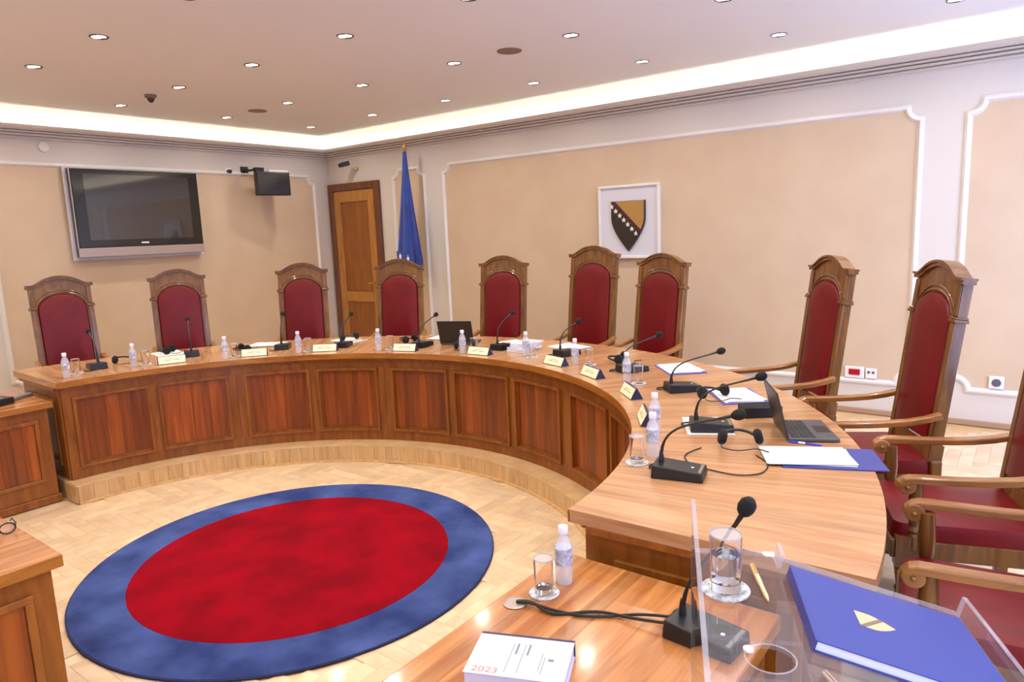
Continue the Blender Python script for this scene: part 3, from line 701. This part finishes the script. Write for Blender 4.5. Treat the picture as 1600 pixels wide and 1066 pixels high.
for j, y in enumerate(LY):
    for i, x in enumerate(LX):
        t = thing('downlight', 'round twin-lamp ceiling downlight, %s, %s from the television wall' % (ROWW[j], 'first' if i == 0 else ORD[i]), 'downlight', (x, y, CZ), .3, 'ceiling downlights')
        place(ringm, 'trim_ring', t); place(plate, 'reflector', t)
        place(lens, 'lamp', t, loc=(-.023, 0, 0)); place(lens, 'lamp', t, loc=(.023, 0, 0))
        l = bpy.data.objects.new('downlight_beam', spot); COL.objects.link(l); l.parent = t; l.location = (0, 0, -.012)
for x, y, lb in ((-6.90, 4.62, 'round brown ceiling loudspeaker near the corner of the two walls'), (-3.447, 4.62, 'round brown ceiling loudspeaker in front of the shield wall')):
    t = thing('ceiling_speaker', lb, 'speaker', (x, y, CZ)); MB().lathe([(0, -.006), (.085, -.008), (.098, -.006), (.10, 0), (0, 0)], 28).build('grille', 'brown_grille', t, smooth=True)
t = thing('smoke_detector', 'small brown dome detector on the ceiling above the television', 'detector', (-6.80, 3.42, CZ))
MB().lathe([(.055, 0), (.055, -.018), (.04, -.03)], 20).build('base', 'brown_grille', t, smooth=True); MB().lathe([(.036, -.028), (.028, -.055), (.012, -.07), (0, -.072)], 16).build('dome', 'trim_metal', t, smooth=True)

# ------------------------------------------------------------------ table things
def bottle(label, loc, rotz=0):
    t = thing('water_bottle', label, 'bottle', loc, rotz, 'small water bottles')
    MB().lathe([(0, .001), (.024, .001), (.027, .006), (.027, .055), (.0245, .062), (.027, .07), (.027, .118), (.022, .138), (.013, .156), (.0125, .168)], 18).build('body', 'bottle_plastic', t, smooth=True)
    MB().lathe([(.0276, .066), (.0276, .118)], 18).build('label_band', 'label_print', t, smooth=True)
    MB().lathe([(.0145, .162), (.0155, .165), (.0155, .184), (.014, .187), (0, .187)], 16).build('cap', 'cap_white', t, smooth=True); return t
def tumbler(label, loc, h=.115, r=.030, fill=0):
    t = thing('drinking_glass', label, 'glass', loc, 0, 'drinking glasses on coasters')
    MB().lathe([(0, 0), (.046, 0), (.047, .003), (.046, .005), (0, .005)], 22).build('coaster', 'doily', t, smooth=True)
    MB().lathe([(0, .0055), (r * .93, .0055), (r * .95, .02), (r, h), (r - .0022, h), (r * .95 - .003, .022), (0, .018)], 22).build('wall', 'glass', t, smooth=True)
    MB().lathe([(r + .0004, h - .002), (r + .0006, h + .0006), (r - .0024, h + .0006), (r - .0026, h - .002)], 22).build('rim', 'rim', t, smooth=True)
    if fill: MB().lathe([(0, .019), (r * .95 - .0035, .023), (r - .004, fill), (0, fill)], 22).build('water', 'water', t, smooth=True)
    return t
mic_parts = None
def mic(label, loc, rotz, dr=.25, dz=.25, dx=0, name='gooseneck_microphone', straight=False):
    t = thing(name, label, 'microphone', loc, rotz, 'gooseneck microphones')
    b = MB(); b.add([(-.062, -.03, 0), (.062, -.03, 0), (.062, .165, 0), (-.062, .165, 0), (-.058, -.026, .052), (.058, -.026, .052), (.058, .162, .036), (-.058, .162, .036)], [(3, 2, 1, 0), (4, 5, 6, 7), (0, 1, 5, 4), (1, 2, 6, 5), (2, 3, 7, 6), (3, 0, 4, 7)]); b.build('base_unit', 'black_plastic', t, bevel=.005)
    MB().box(-.05, .05, .085, .155, .0375, .0425, RX(rad(-2.0))).build('button_pad', 'grey_plastic', t, bevel=.002)
    MB().lathe([(.006, 0), (.006, .0015)], 10, T(.01, .12, .041)).build('indicator', 'white_plastic', t)
    k = 12; pts = []
    P0, P1, P2, P3 = Vector((0, 0, .045)), Vector((0, -.01, .045 + dz * .62)), Vector((dx * .4, dr * .35, dz * .80)), Vector((dx, dr, dz))
    if straight: P1 = Vector((0, 0, .045 + dz * .35)); P2 = P0.lerp(P3, .62)
    for i in range(k + 1):
        u = i / k; pts.append(P0 * (1 - u) ** 3 + P1 * 3 * u * (1 - u) ** 2 + P2 * 3 * u * u * (1 - u) + P3 * u ** 3)
    MB().tube(pts, [.0062] * 3 + [.0045] * (k - 4) + [.0055, .007], 8).build('gooseneck', 'black_plastic', t, smooth=True)
    MB().lathe([(.011, 0), (.009, .03), (.0055, .05)], 12, T(0, 0, .045)).build('neck_socket', 'black_plastic', t, smooth=True)
    d = (P3 - P2).normalized(); q = d.to_track_quat('Z', 'Y').to_matrix().to_4x4()
    MB().lathe([(0, -.004), (.009, -.002), (.017, .008), (.021, .022), (.020, .036), (.012, .048), (0, .052)], 14, T(*P3) @ q).build('foam_head', 'foam', t, smooth=True)
    MB().tube(curve([(-.03, -.03, .012), (-.045, -.055, .006), (-.075, -.06, .005), (-.095, -.04, .005), (-.10, .0, .005)], 4), .004, 6).build('cable', 'cable', t, smooth=True)
    return t
def nameplate(label, loc, rotz):
    t = thing('name_plate', label, 'name plate', loc, rotz, 'name plates along the bench')
    tri = [(-.036, 0), (.036, 0), (.004, .062), (-.004, .062)]
    MB().prism(tri, -.105, .105, Matrix(((0, 0, 1, 0), (1, 0, 0, 0), (0, 1, 0, 0), (0, 0, 0, 1)))).build('holder', 'navy', t)
    an = math.atan2(.062, .032); M = T(0, -.0365, .0005) @ RX(an)
    MB().box(-.1, .1, .004, .066, -.0005, .0012, M).build('card', 'cream_card', t)
    lt = MB(); x = -.06
    for w in (.05, .006, .045):
        lt.box(x, x + w, .030, .034, .0012, .0016, M); x += w + .008
    lt.box(-.05, .04, .042, .0445, .0012, .0016, M); lt.build('lettering', 'ink', t)
    return t
def headphones(label, loc, rotz, s=1.0):
    t = thing('headphones', label, 'headphones', loc, rotz, 'black headphones on the bench')
    pts = [(.075 * s * math.cos(a), .085 * s * math.sin(a), .02 + .016 * math.sin(a)) for a in [PI * i / 14 for i in range(15)]]
    MB().tube(pts, .007, 8).build('headband', 'black_plastic', t, smooth=True)
    for sx in (-1, 1):
        Mx = T(sx * .075 * s, -.01, .034) @ RY(sx * rad(78)); MB().lathe([(0, -.016), (.026, -.016), (.033, -.008), (.034, .004), (.026, .014), (0, .016)], 16, Mx).build('ear_cup', 'foam', t, smooth=True)
    MB().tube(curve([(-.075 * s, -.03, .02), (-.085, -.07, .005), (-.03, -.11, .004), (.05, -.09, .004), (.09, -.13, .004)]), .0024, 6).build('cable', 'cable', t, smooth=True)
    return t
def papers(label, loc, rotz, w=.21, d=.297, n=3, name='paper_sheets', cover=None, coff=.005):
    t = thing(name, label, 'papers', loc, rotz, 'papers on the bench'); z = .0005
    if cover:
        MB().box(-w / 2 - .02, w / 2 + .02, -d / 2 - .025 + coff, d / 2 + .025 + coff, 0, .005).build('folder', cover, t, bevel=.001); z = .0056
    for i in range(n):
        a = rad(random.uniform(-5, 5)) if i else 0
        MB().box(-w / 2, w / 2, -d / 2, d / 2, z, z + .0022, T(random.uniform(-.012, .012), random.uniform(-.012, .012), 0) @ RZ(a)).build('sheet', 'paper', t); z += .0024
    tx = MB()
    for i in range(6): tx.box(-w * .36, w * (.36 if i % 3 else .1), d * .32 - i * .03, d * .32 - i * .03 + .004, z, z + .0004)
    tx.build('print', 'paper_grey', t)
    return t
def laptop(label, loc, rotz, w=.31, d=.215, tilt=18, lid='laptop_shell'):
    t = thing('laptop', label, 'laptop', loc, rotz)
    b = MB().box(-w / 2, w / 2, 0, d, .002, .016).build('base', 'laptop_deck', t, bevel=.003)
    ks = MB().box(-.009, .009, -.008, .008, 0, .002).mesh('key', 'key')
    for r in range(5):
        for c in range(12): place(ks, 'key', b, loc=(-w / 2 + .03 + c * (w - .06) / 11, .03 + r * .0205, .016))
    MB().box(-.05, .05, d - .07, d - .012, .016, .0166).build('touchpad', 'laptop_shell', b)
    M = T(0, .004, .014) @ RX(rad(tilt)); ld = MB().box(-w / 2, w / 2, -.005, .003, 0, d - .004, M).build('lid', lid, t, bevel=.002)
    MB().box(-w / 2 + .008, w / 2 - .008, .0032, .0038, .012, d - .014, M).build('display', 'screen_dark', ld); return t
def at(r, a, z=HT): return pol(r, a, z + .0005)
def face(a): return rad(a - 90)      # local +y towards the chair side
# microphones: (radius, angle, head reach, head height)
MIC = [(2.54, 169.1, .19, .28), (2.60, 153.5, .25, .29), (2.56, 137.1, .21, .285), (2.50, 125.0, .36, .25), (2.47, 108.2, .34, .235), (2.53, 91.3, .20, .27), (2.57, 77.2, .18, .24), (2.53, 59.7, .26, .22), (2.55, 45.8, .28, .212), (2.49, 27.9, .265, .244), (2.38, 13.2, .26, .25)]
for i, (r, a, dr, dz) in enumerate(MIC): mic('black gooseneck microphone at the ' + seat_word(i) + ' of the bench', at(r, a, HT + (.0035 if i == 9 else 0)), face(a), dr, dz)
for k, ((r, a), lb) in enumerate(zip([(2.36, 175.2), (2.42, 163.8), (2.29, 147.3), (2.31, 132.7), (2.31, 115.5), (2.31, 95.8), (2.44, 82.7), (2.43, 69.7), (2.41, 53.5), (2.30, 27.0), (2.31, 18.2)],
    ['at the very left end of the bench', 'left of the second-seat name plate', 'in front of the third chair, left of its name plate', 'between the third and fourth chairs of the bench', 'in front of the fourth chair', 'in front of the open laptop lid', 'beside the stack of booklets', 'behind the name plate right of the centre', 'at the eighth seat', 'further back of the two near bottles', 'nearest on the bench, beside the big microphone'])):
    bottle('small clear white-capped water bottle ' + lb, at(r, a), random.uniform(0, 6))
for k, ((r, a), lb) in enumerate(zip([(2.48, 172.9), (2.45, 161.7), (2.36, 145.6), (2.38, 131.1), (2.38, 113.6), (2.38, 94.3), (2.40, 80.3), (2.49, 67.6), (2.45, 51.6), (2.262, 15.6)],
    ['beside the leftmost bottle of the bench', 'left of the second name plate', 'behind the third-seat name plate', 'left of the plain cream plate by the door', 'in front of the fourth chair', 'right of the bottle before the laptop', 'in front of the booklet stack', 'between the two name plates right of centre', 'right of the bottle at the eighth seat', 'beside the nearest bottle on the bench'])):
    tumbler('empty drinking glass on a pale coaster ' + lb, at(r, a))
for (r, a), lb in zip([(2.36, 157.3), (2.32, 141.7), (2.35, 127.4), (2.31, 109.4), (2.31, 91.6), (2.33, 72.0), (2.30, 59.8), (2.30, 45.2), (2.27, 31.8)],
    ['under the headphones on papers, second seat', 'under the white sheets at the third seat', 'in front of the wooden door', 'in front of the flag chair', 'right of the laptop, before the fifth chair', 'in front of the tall centre chair', 'with a navy end, right of the centre', 'with a dark end, at the eighth seat', 'seen edge-on behind the stacked bottles']):
    nameplate('cream name plate on a triangular holder ' + lb, at(r, a), face(a))
for (r, a, rz), lb in zip([(2.74, 164.4, .3), (2.93, 157.0, 1.2), (2.60, 144.4, 2.0), (2.90, 125.8, .8), (2.74, 113.0, 1.4), (2.50, 98.2, .4), (2.72, 66.4, 2.2), (2.70, 40.6, 1.9), (2.66, 22.6, 1.7)],
    ['between the first two seats', 'lying on the papers of the second seat', 'beside the bottle of the third seat', 'on the papers in front of the door', 'in front of the fourth chair', 'beside the laptop before the fifth chair', 'between the sixth and seventh seats', 'beside the microphone of the ninth seat', 'next to the papers and the near laptop']):
    z = HT + (.006 if 'papers of' in lb or 'on the papers' in lb else .0135 if 'next to the papers' in lb or 'ninth' in lb else 0)
    headphones('black headphones ' + lb, at(r, a, z), face(a) + rz)
for (r, a, rz, n, cv), lb in zip([(2.93, 157.0, .2, 2, None), (2.92, 140.6, 1.3, 4, None), (2.92, 126.0, .9, 2, None), (2.99, 107.5, 1.45, 3, None), (2.88, 92.6, 1.2, 2, None), (2.92, 82.0, 1.45, 3, None), (2.90, 57.4, 1.3, 3, 'folder_violet'), (2.85, 41.2, 1.5, 3, 'folder_violet'), (2.56, 29.6, 1.55, 1, None)],
    ['under the headphones at the second seat', 'stacked high at the third seat', 'in front of the wooden door', 'tucked left of the laptop lid', 'before the fifth chair', 'before the tall centre chair', 'spread at the eighth seat', 'with a violet folder at the ninth seat', 'under the microphone of the tenth seat']):
    papers('white paper sheets ' + lb, at(r, a), face(a) + rz, n=n, cover=cv)
papers('white sheets on a blue folder at the outer edge of the bench', at(2.92, 20.2), face(20.2) + .05, w=.22, d=.33, n=3, cover='folder_blue', coff=.075)
laptop('dark laptop with its lid towards the viewer, before the fifth chair', at(2.66, 102.2), face(102.2) + .18)
laptop('open grey laptop seen from its side, on the near part of the bench', at(2.86, 27.4), face(27.4), tilt=14)
t = thing('speaker_box', 'small black box standing behind the near laptop', 'speaker', at(2.84, 33.2), face(33.2) + .1)
MB().box(-.05, .05, -.10, .09, 0, .055).build('housing', 'black_plastic', t, bevel=.006); MB().box(-.044, .044, -.094, .084, .055, .0565).build('grille', 'foam', t)
for k in range(4):
    t = thing('booklet', 'pale booklet, %s of the stack before the fifth chair' % ['lowest', 'second from the bottom', 'third from the bottom', 'topmost'][k], 'booklet', at(2.60 + .015 * k, 86.6, HT + .0165 * k), face(86.6) + [.1, -.15, .25, .05][k], 'stacked booklets')
    MB().box(-.085, .085, -.115, .115, .001, .014).build('pages', 'paper', t); MB().box(-.087, .087, -.117, .117, .014, .0158).build('cover', 'booklet', t); MB().box(-.087, -.084, -.117, .117, 0, .014).build('spine', 'navy', t)
t = tag(MB().tube(curve([pol(2.50, 21.5, HT + .004), pol(2.44, 19, HT + .004), pol(2.47, 16.5, HT + .004), pol(2.56, 15.2, HT + .004), pol(2.66, 14.6, HT + .004), pol(2.74, 15.6, HT + .004), pol(2.76, 18.0, HT + .004), pol(2.72, 20.0, HT + .004)]), .0026, 6).build('cable_loop', 'cable', smooth=True), 'thin dark cable looping over the bench by the near headphones', 'cable')
p0, p1 = Vector(pol(2.86, 23.4, HT + .017)), Vector(pol(2.99, 22.6, HT + .017)); t = thing('ballpoint_pen', 'blue ballpoint pen beside the near laptop', 'pen', tuple(p0))
MB().tube([(0, 0, 0), tuple((p1 - p0) * .9), tuple(p1 - p0)], [.005, .005, .002], 8).build('barrel', 'pen_blue', t, smooth=True); MB().tube([tuple((p1 - p0) * .3 + Vector((0, 0, .0006))), tuple((p1 - p0) * .5 + Vector((0, 0, .0006)))], .0052, 8).build('grip', 'white_plastic', t, smooth=True)

# ------------------------------------------------------------------ near desk things
bottle('small clear water bottle with white cap on the nearest desk', (-1.125, 1.690, DH + .0005), 1.0)
tumbler('empty drinking glass on a pale coaster on the nearest desk', (-1.140, 1.600, DH + .0005))
t = thing('cable_grommet', 'round black cable grommet with a pale rim in the nearest desk', 'grommet', (-1.180, 1.505, DH))
MB().lathe([(.028, .0005), (.034, .0005), (.036, .003), (.030, .005), (.028, .003)], 24).build('rim', 'silver', t, smooth=True); MB().lathe([(0, .0005), (.028, .0005), (.028, .002), (0, .002)], 20).build('brush', 'foam', t)
nm = mic('black gooseneck microphone on the nearest desk beside the clear lectern', (-.712, 1.640, DH + .0005), rad(-95), .195, .41, .07, straight=True)
for k, (dy, lb) in enumerate(((.0, 'upper'), (.03, 'lower'))):
    pts = [(-1.175, 1.505 + .004 * k, DH + .008), (-1.13, 1.515 + dy * .2, DH + .012), (-1.05, 1.53 - dy * .6, DH + .006), (-.95, 1.56 + dy, DH + .006), (-.84, 1.64 - dy * 1.2, DH + .008 + .006 * k), (-.752, 1.655 - dy * 1.2, DH + .022)]
    tag(MB().tube(curve(pts), .0042, 6).build('microphone_cable', 'cable', smooth=True), '%s of the two black cables from the grommet to the near microphone' % lb, 'cable')
bk = thing('booklet', 'thick white paperback marked 2023 on the nearest desk', 'book', (-1.122, 1.283, DH + .0005), math.atan2(.097, .229))
MB().box(.003, .246, -.164, -.003, .002, .038).build('pages', 'booklet', bk); MB().box(0, .249, -.167, 0, .038, .040).build('cover', 'booklet', bk); MB().box(0, .249, -.001, .008, 0, .0402).build('spine', 'navy', bk); MB().box(0, .249, -.167, 0, 0, .0018).build('back_cover', 'booklet', bk)
fc = bpy.data.curves.new('year_print', 'FONT'); fc.body = '2023'; fc.size = .036; fc.extrude = .0002; fc.materials.append(MATS['orange_ink']); ft = bpy.data.objects.new('year_print_curve', fc); COL.objects.link(ft); bpy.context.view_layer.update(); fo = bpy.data.objects.new('year_print', bpy.data.meshes.new_from_object(ft)); bpy.data.objects.remove(ft); COL.objects.link(fo); fo.parent = bk; fo.location = (.016, -.158, .0404); fo.scale = (.95, .8, 1)
pr = MB()
for x, a, b in ((.098, -.15, -.03), (.108, -.075, -.03), (.128, -.15, -.03), (.138, -.075, -.03), (.178, -.13, -.06), (.186, -.145, -.075)): pr.box(x, x + (.005 if b - a < .05 else .0018), a, b, .040, .0404)
pr.box(.196, .210, -.090, -.080, .040, .0404); pr.build('print', 'ink', bk)

# lectern of clear acrylic standing beside the nearest desk
LR = rad(24.3); lec = thing('acrylic_lectern', 'clear acrylic lectern with tray and sloping board beside the nearest desk', 'lectern', (-.52, 1.27, 0), LR)
ZS = 1.14; Y0, Y1 = -.62, .125
MB().box(-.008, 0, Y0, Y1, .80, 1.252).build('front_sheet', 'acrylic', lec); MB().box(-.0082, .0002, Y0, Y1, 1.252, 1.2545).build('front_sheet_edge', 'acrylic_edge', lec); MB().box(-.0082, .0002, Y1, Y1 + .002, .80, 1.2545).build('front_sheet_edge', 'acrylic_edge', lec)
hx, hy, hr = .108, -.264, .039; n = 40; x0, x1 = .0005, .165
circ = [(hx + hr * math.cos(2 * PI * i / n + PI / 4), hy + hr * math.sin(2 * PI * i / n + PI / 4)) for i in range(n)]
def to_rect(px, py, a0, a1, b0, b1):
    dx, dy = px - hx, py - hy; k = min(((a1 - hx) / dx) if dx > 1e-9 else ((a0 - hx) / dx) if dx < -1e-9 else 9e9, ((b1 - hy) / dy) if dy > 1e-9 else ((b0 - hy) / dy) if dy < -1e-9 else 9e9); return (hx + dx * k, hy + dy * k)
rect = [to_rect(px, py, hx - .055, hx + .055, hy - .055, hy + .055) for px, py in circ]
tr_ = MB(); tr_.strip(circ, rect, ZS - .008, ZS, closed=True); tr_.box(x0, x1, Y0, hy - .055, ZS - .008, ZS); tr_.box(x0, x1, hy + .055, Y1, ZS - .008, ZS); tr_.box(x0, hx - .055, hy - .055, hy + .055, ZS - .008, ZS)
if x1 > hx + .055: tr_.box(hx + .055, x1, hy - .055, hy + .055, ZS - .008, ZS)
tr_.build('tray', 'acrylic', lec)
rg = MB(); rg.strip(circ, [(hx + (hr + .0025) * math.cos(2 * PI * i / n + PI / 4), hy + (hr + .0025) * math.sin(2 * PI * i / n + PI / 4)) for i in range(n)], ZS - .0005, ZS + .0008, closed=True); rg.build('hole_rim', 'acrylic_edge', lec)
MB().box(x0, x1, Y1, Y1 + .0025, ZS - .008, ZS + .0005).build('tray_edge', 'acrylic_edge', lec)
SL = math.atan2(.10, .355); MS = T(.165, 0, ZS - .004) @ RY(SL)
MB().box(0, .372, Y0, Y1, -.008, 0, MS).build('reading_board', 'acrylic', lec); MB().box(0, .372, Y1, Y1 + .0025, -.008, .0005, MS).build('board_edge', 'acrylic_edge', lec)
MB().box(.364, .372, Y0, Y1 - .02, 0, .042, MS).build('book_stop', 'acrylic', lec); eb = MB().box(.3635, .3725, Y0, Y1 - .018, .042, .044, MS); eb.box(.3635, .3725, Y1 - .02, Y1 - .018, 0, .044, MS); eb.build('book_stop_edge', 'acrylic_edge', lec)
MB().box(-.002, .006, Y1 - .06, Y1, 0, .03, MS).build('corner_block', 'acrylic_edge', lec)
for y in (Y0 + .03, Y1 - .035): MB().box(.17, .42, y, y + .010, .012, 1.045).build('side_sheet', 'acrylic', lec)
MB().box(.10, .50, Y0, Y1, S * 0 + .001, .012).build('base_plate', 'acrylic', lec)
MB().lathe([(.009, ZS), (.009, ZS + .004), (.004, ZS + .006), (0, ZS + .006)], 14, T(.075, hy + .018, 0)).build('fixing_stud', 'white_plastic', lec, smooth=True)
LM = T(-.52, 1.27, 0) @ RZ(LR)
def lw(x, y, z): return tuple(LM @ Vector((x, y, z)))
tumbler('tall glass of water on an ornate coaster on the clear lectern', lw(.052, -.052, ZS + .0005), .118, .031, .078)
pp = thing('fountain_pen', 'slim gold pen lying on the tray of the clear lectern', 'pen', lw(.112, .05, ZS + .006), LR + rad(-84))
MB().tube([(0, 0, 0), (.075, 0, 0), (.077, 0, 0), (.125, 0, 0), (.14, 0, 0)], [.005, .0055, .0045, .0045, .0015], 10).build('barrel', 'pen_gold', pp, smooth=True); MB().box(.004, .045, -.002, .002, .0055, .0075).build('clip', 'gold', pp)
fm = MS @ T(.016, -.088, .0005)
fd = thing('document_folder', 'large royal blue document folder with a gold shield on the clear lectern', 'folder'); fd.matrix_world = LM @ fm
MB().box(0, .325, -.1325, .1325, 0, .0025).build('back_cover', 'folder_blue', fd); MB().box(.004, .318, -.128, .128, .0026, .020).build('pages', 'paper', fd); MB().box(-.001, .326, -.1335, .1335, .0202, .0228).build('front_cover', 'folder_blue', fd, bevel=.0008)
MB().box(-.0015, .0005, -.1335, .1335, 0, .0228).build('spine', 'folder_blue', fd)
sh = [(x * .13, z * .13) for x, z in SP]; Me = T(.125, -.005, .0229) @ RZ(rad(90)); MB().prism(sh, 0, .0005, Me).build('gold_shield', 'gold_print', fd)
MB().prism(clip(clip(sh, dn.x, dn.y, d0 * .13 - .009), -dn.x, -dn.y, -(d0 * .13 - .001)), .0004, .0009, Me).build('shield_bar', 'brown_grille', fd)

sp_ = thing('silver_pen', 'silver pen lying below the blue folder on the clear lectern', 'pen'); sp_.matrix_world = LM @ MS @ T(.02, -.285, .006) @ RZ(rad(-62))
MB().tube([(0, 0, 0), (.10, 0, 0), (.115, 0, 0)], [.0048, .0048, .0015], 10).build('barrel', 'silver', sp_, smooth=True); MB().box(.0, .04, -.0018, .0018, .005, .0065).build('clip', 'silver', sp_)

# ------------------------------------------------------------------ left desk things
t = thing('desk_telephone', 'black conference unit at the edge of the left desk', 'conference unit', (-5.98, 1.62, DH + .0005), .3); MB().box(-.10, .10, -.07, .07, 0, .05).build('body', 'black_plastic', t, bevel=.006); MB().box(-.08, .08, -.05, .02, .05, .053).build('keypad', 'grey_plastic', t)
t = thing('eyeglass_case', 'grey oblong case near the corner of the left desk', 'case', (-6.05, 1.80, DH + .0005), .5); MB().box(-.03, .03, -.085, .085, 0, .028).build('shell', 'grey_plastic', t, bevel=.008); MB().box(-.031, .031, -.086, .086, .0135, .0150).build('seam', 'black_plastic', t)
t = thing('cloth_pouch', 'dark maroon pouch lying behind the conference unit on the left desk', 'pouch', (-6.16, 1.60, DH + .0005), .2); MB().ball((0, 0, .035), .07, sc=(.8, 1.4, .5)).build('body', 'maroon', t, smooth=True); MB().tube([(-.04, 0, .07), (.04, .02, .068)], .004, 6).build('zip', 'brass', t, smooth=True)
eg = thing('eyeglasses', 'dark-rimmed eyeglasses cut off by the left edge on the lower left desk', 'eyeglasses', (-3.16, .795, DH + .0005), rad(80))
for sx in (-1, 1):
    ringp_ = [(sx * .034 + .026 * math.cos(a), 0, .024 + .021 * math.sin(a)) for a in [2 * PI * i / 20 for i in range(21)]]
    rm = MB().tube(ringp_, .0032, 8).build('rim', 'black_plastic', eg, smooth=True)
    MB().lathe([(0, -.0006), (.0245, -.0006), (.0245, .0006), (0, .0006)], 20, T(sx * .034, 0, .024) @ RX(PI / 2) @ Matrix.Diagonal((1, .8, 1, 1))).build('lens', 'pane', rm)
    MB().tube([(sx * .061, 0, .032), (sx * .064, .02, .032), (sx * .062, .10, .028), (sx * .058, .13, .010)], .0028, 6).build('temple', 'black_plastic', eg, smooth=True)
MB().tube([(-.009, 0, .028), (0, -.002, .031), (.009, 0, .028)], .003, 6).build('bridge', 'black_plastic', eg, smooth=True)
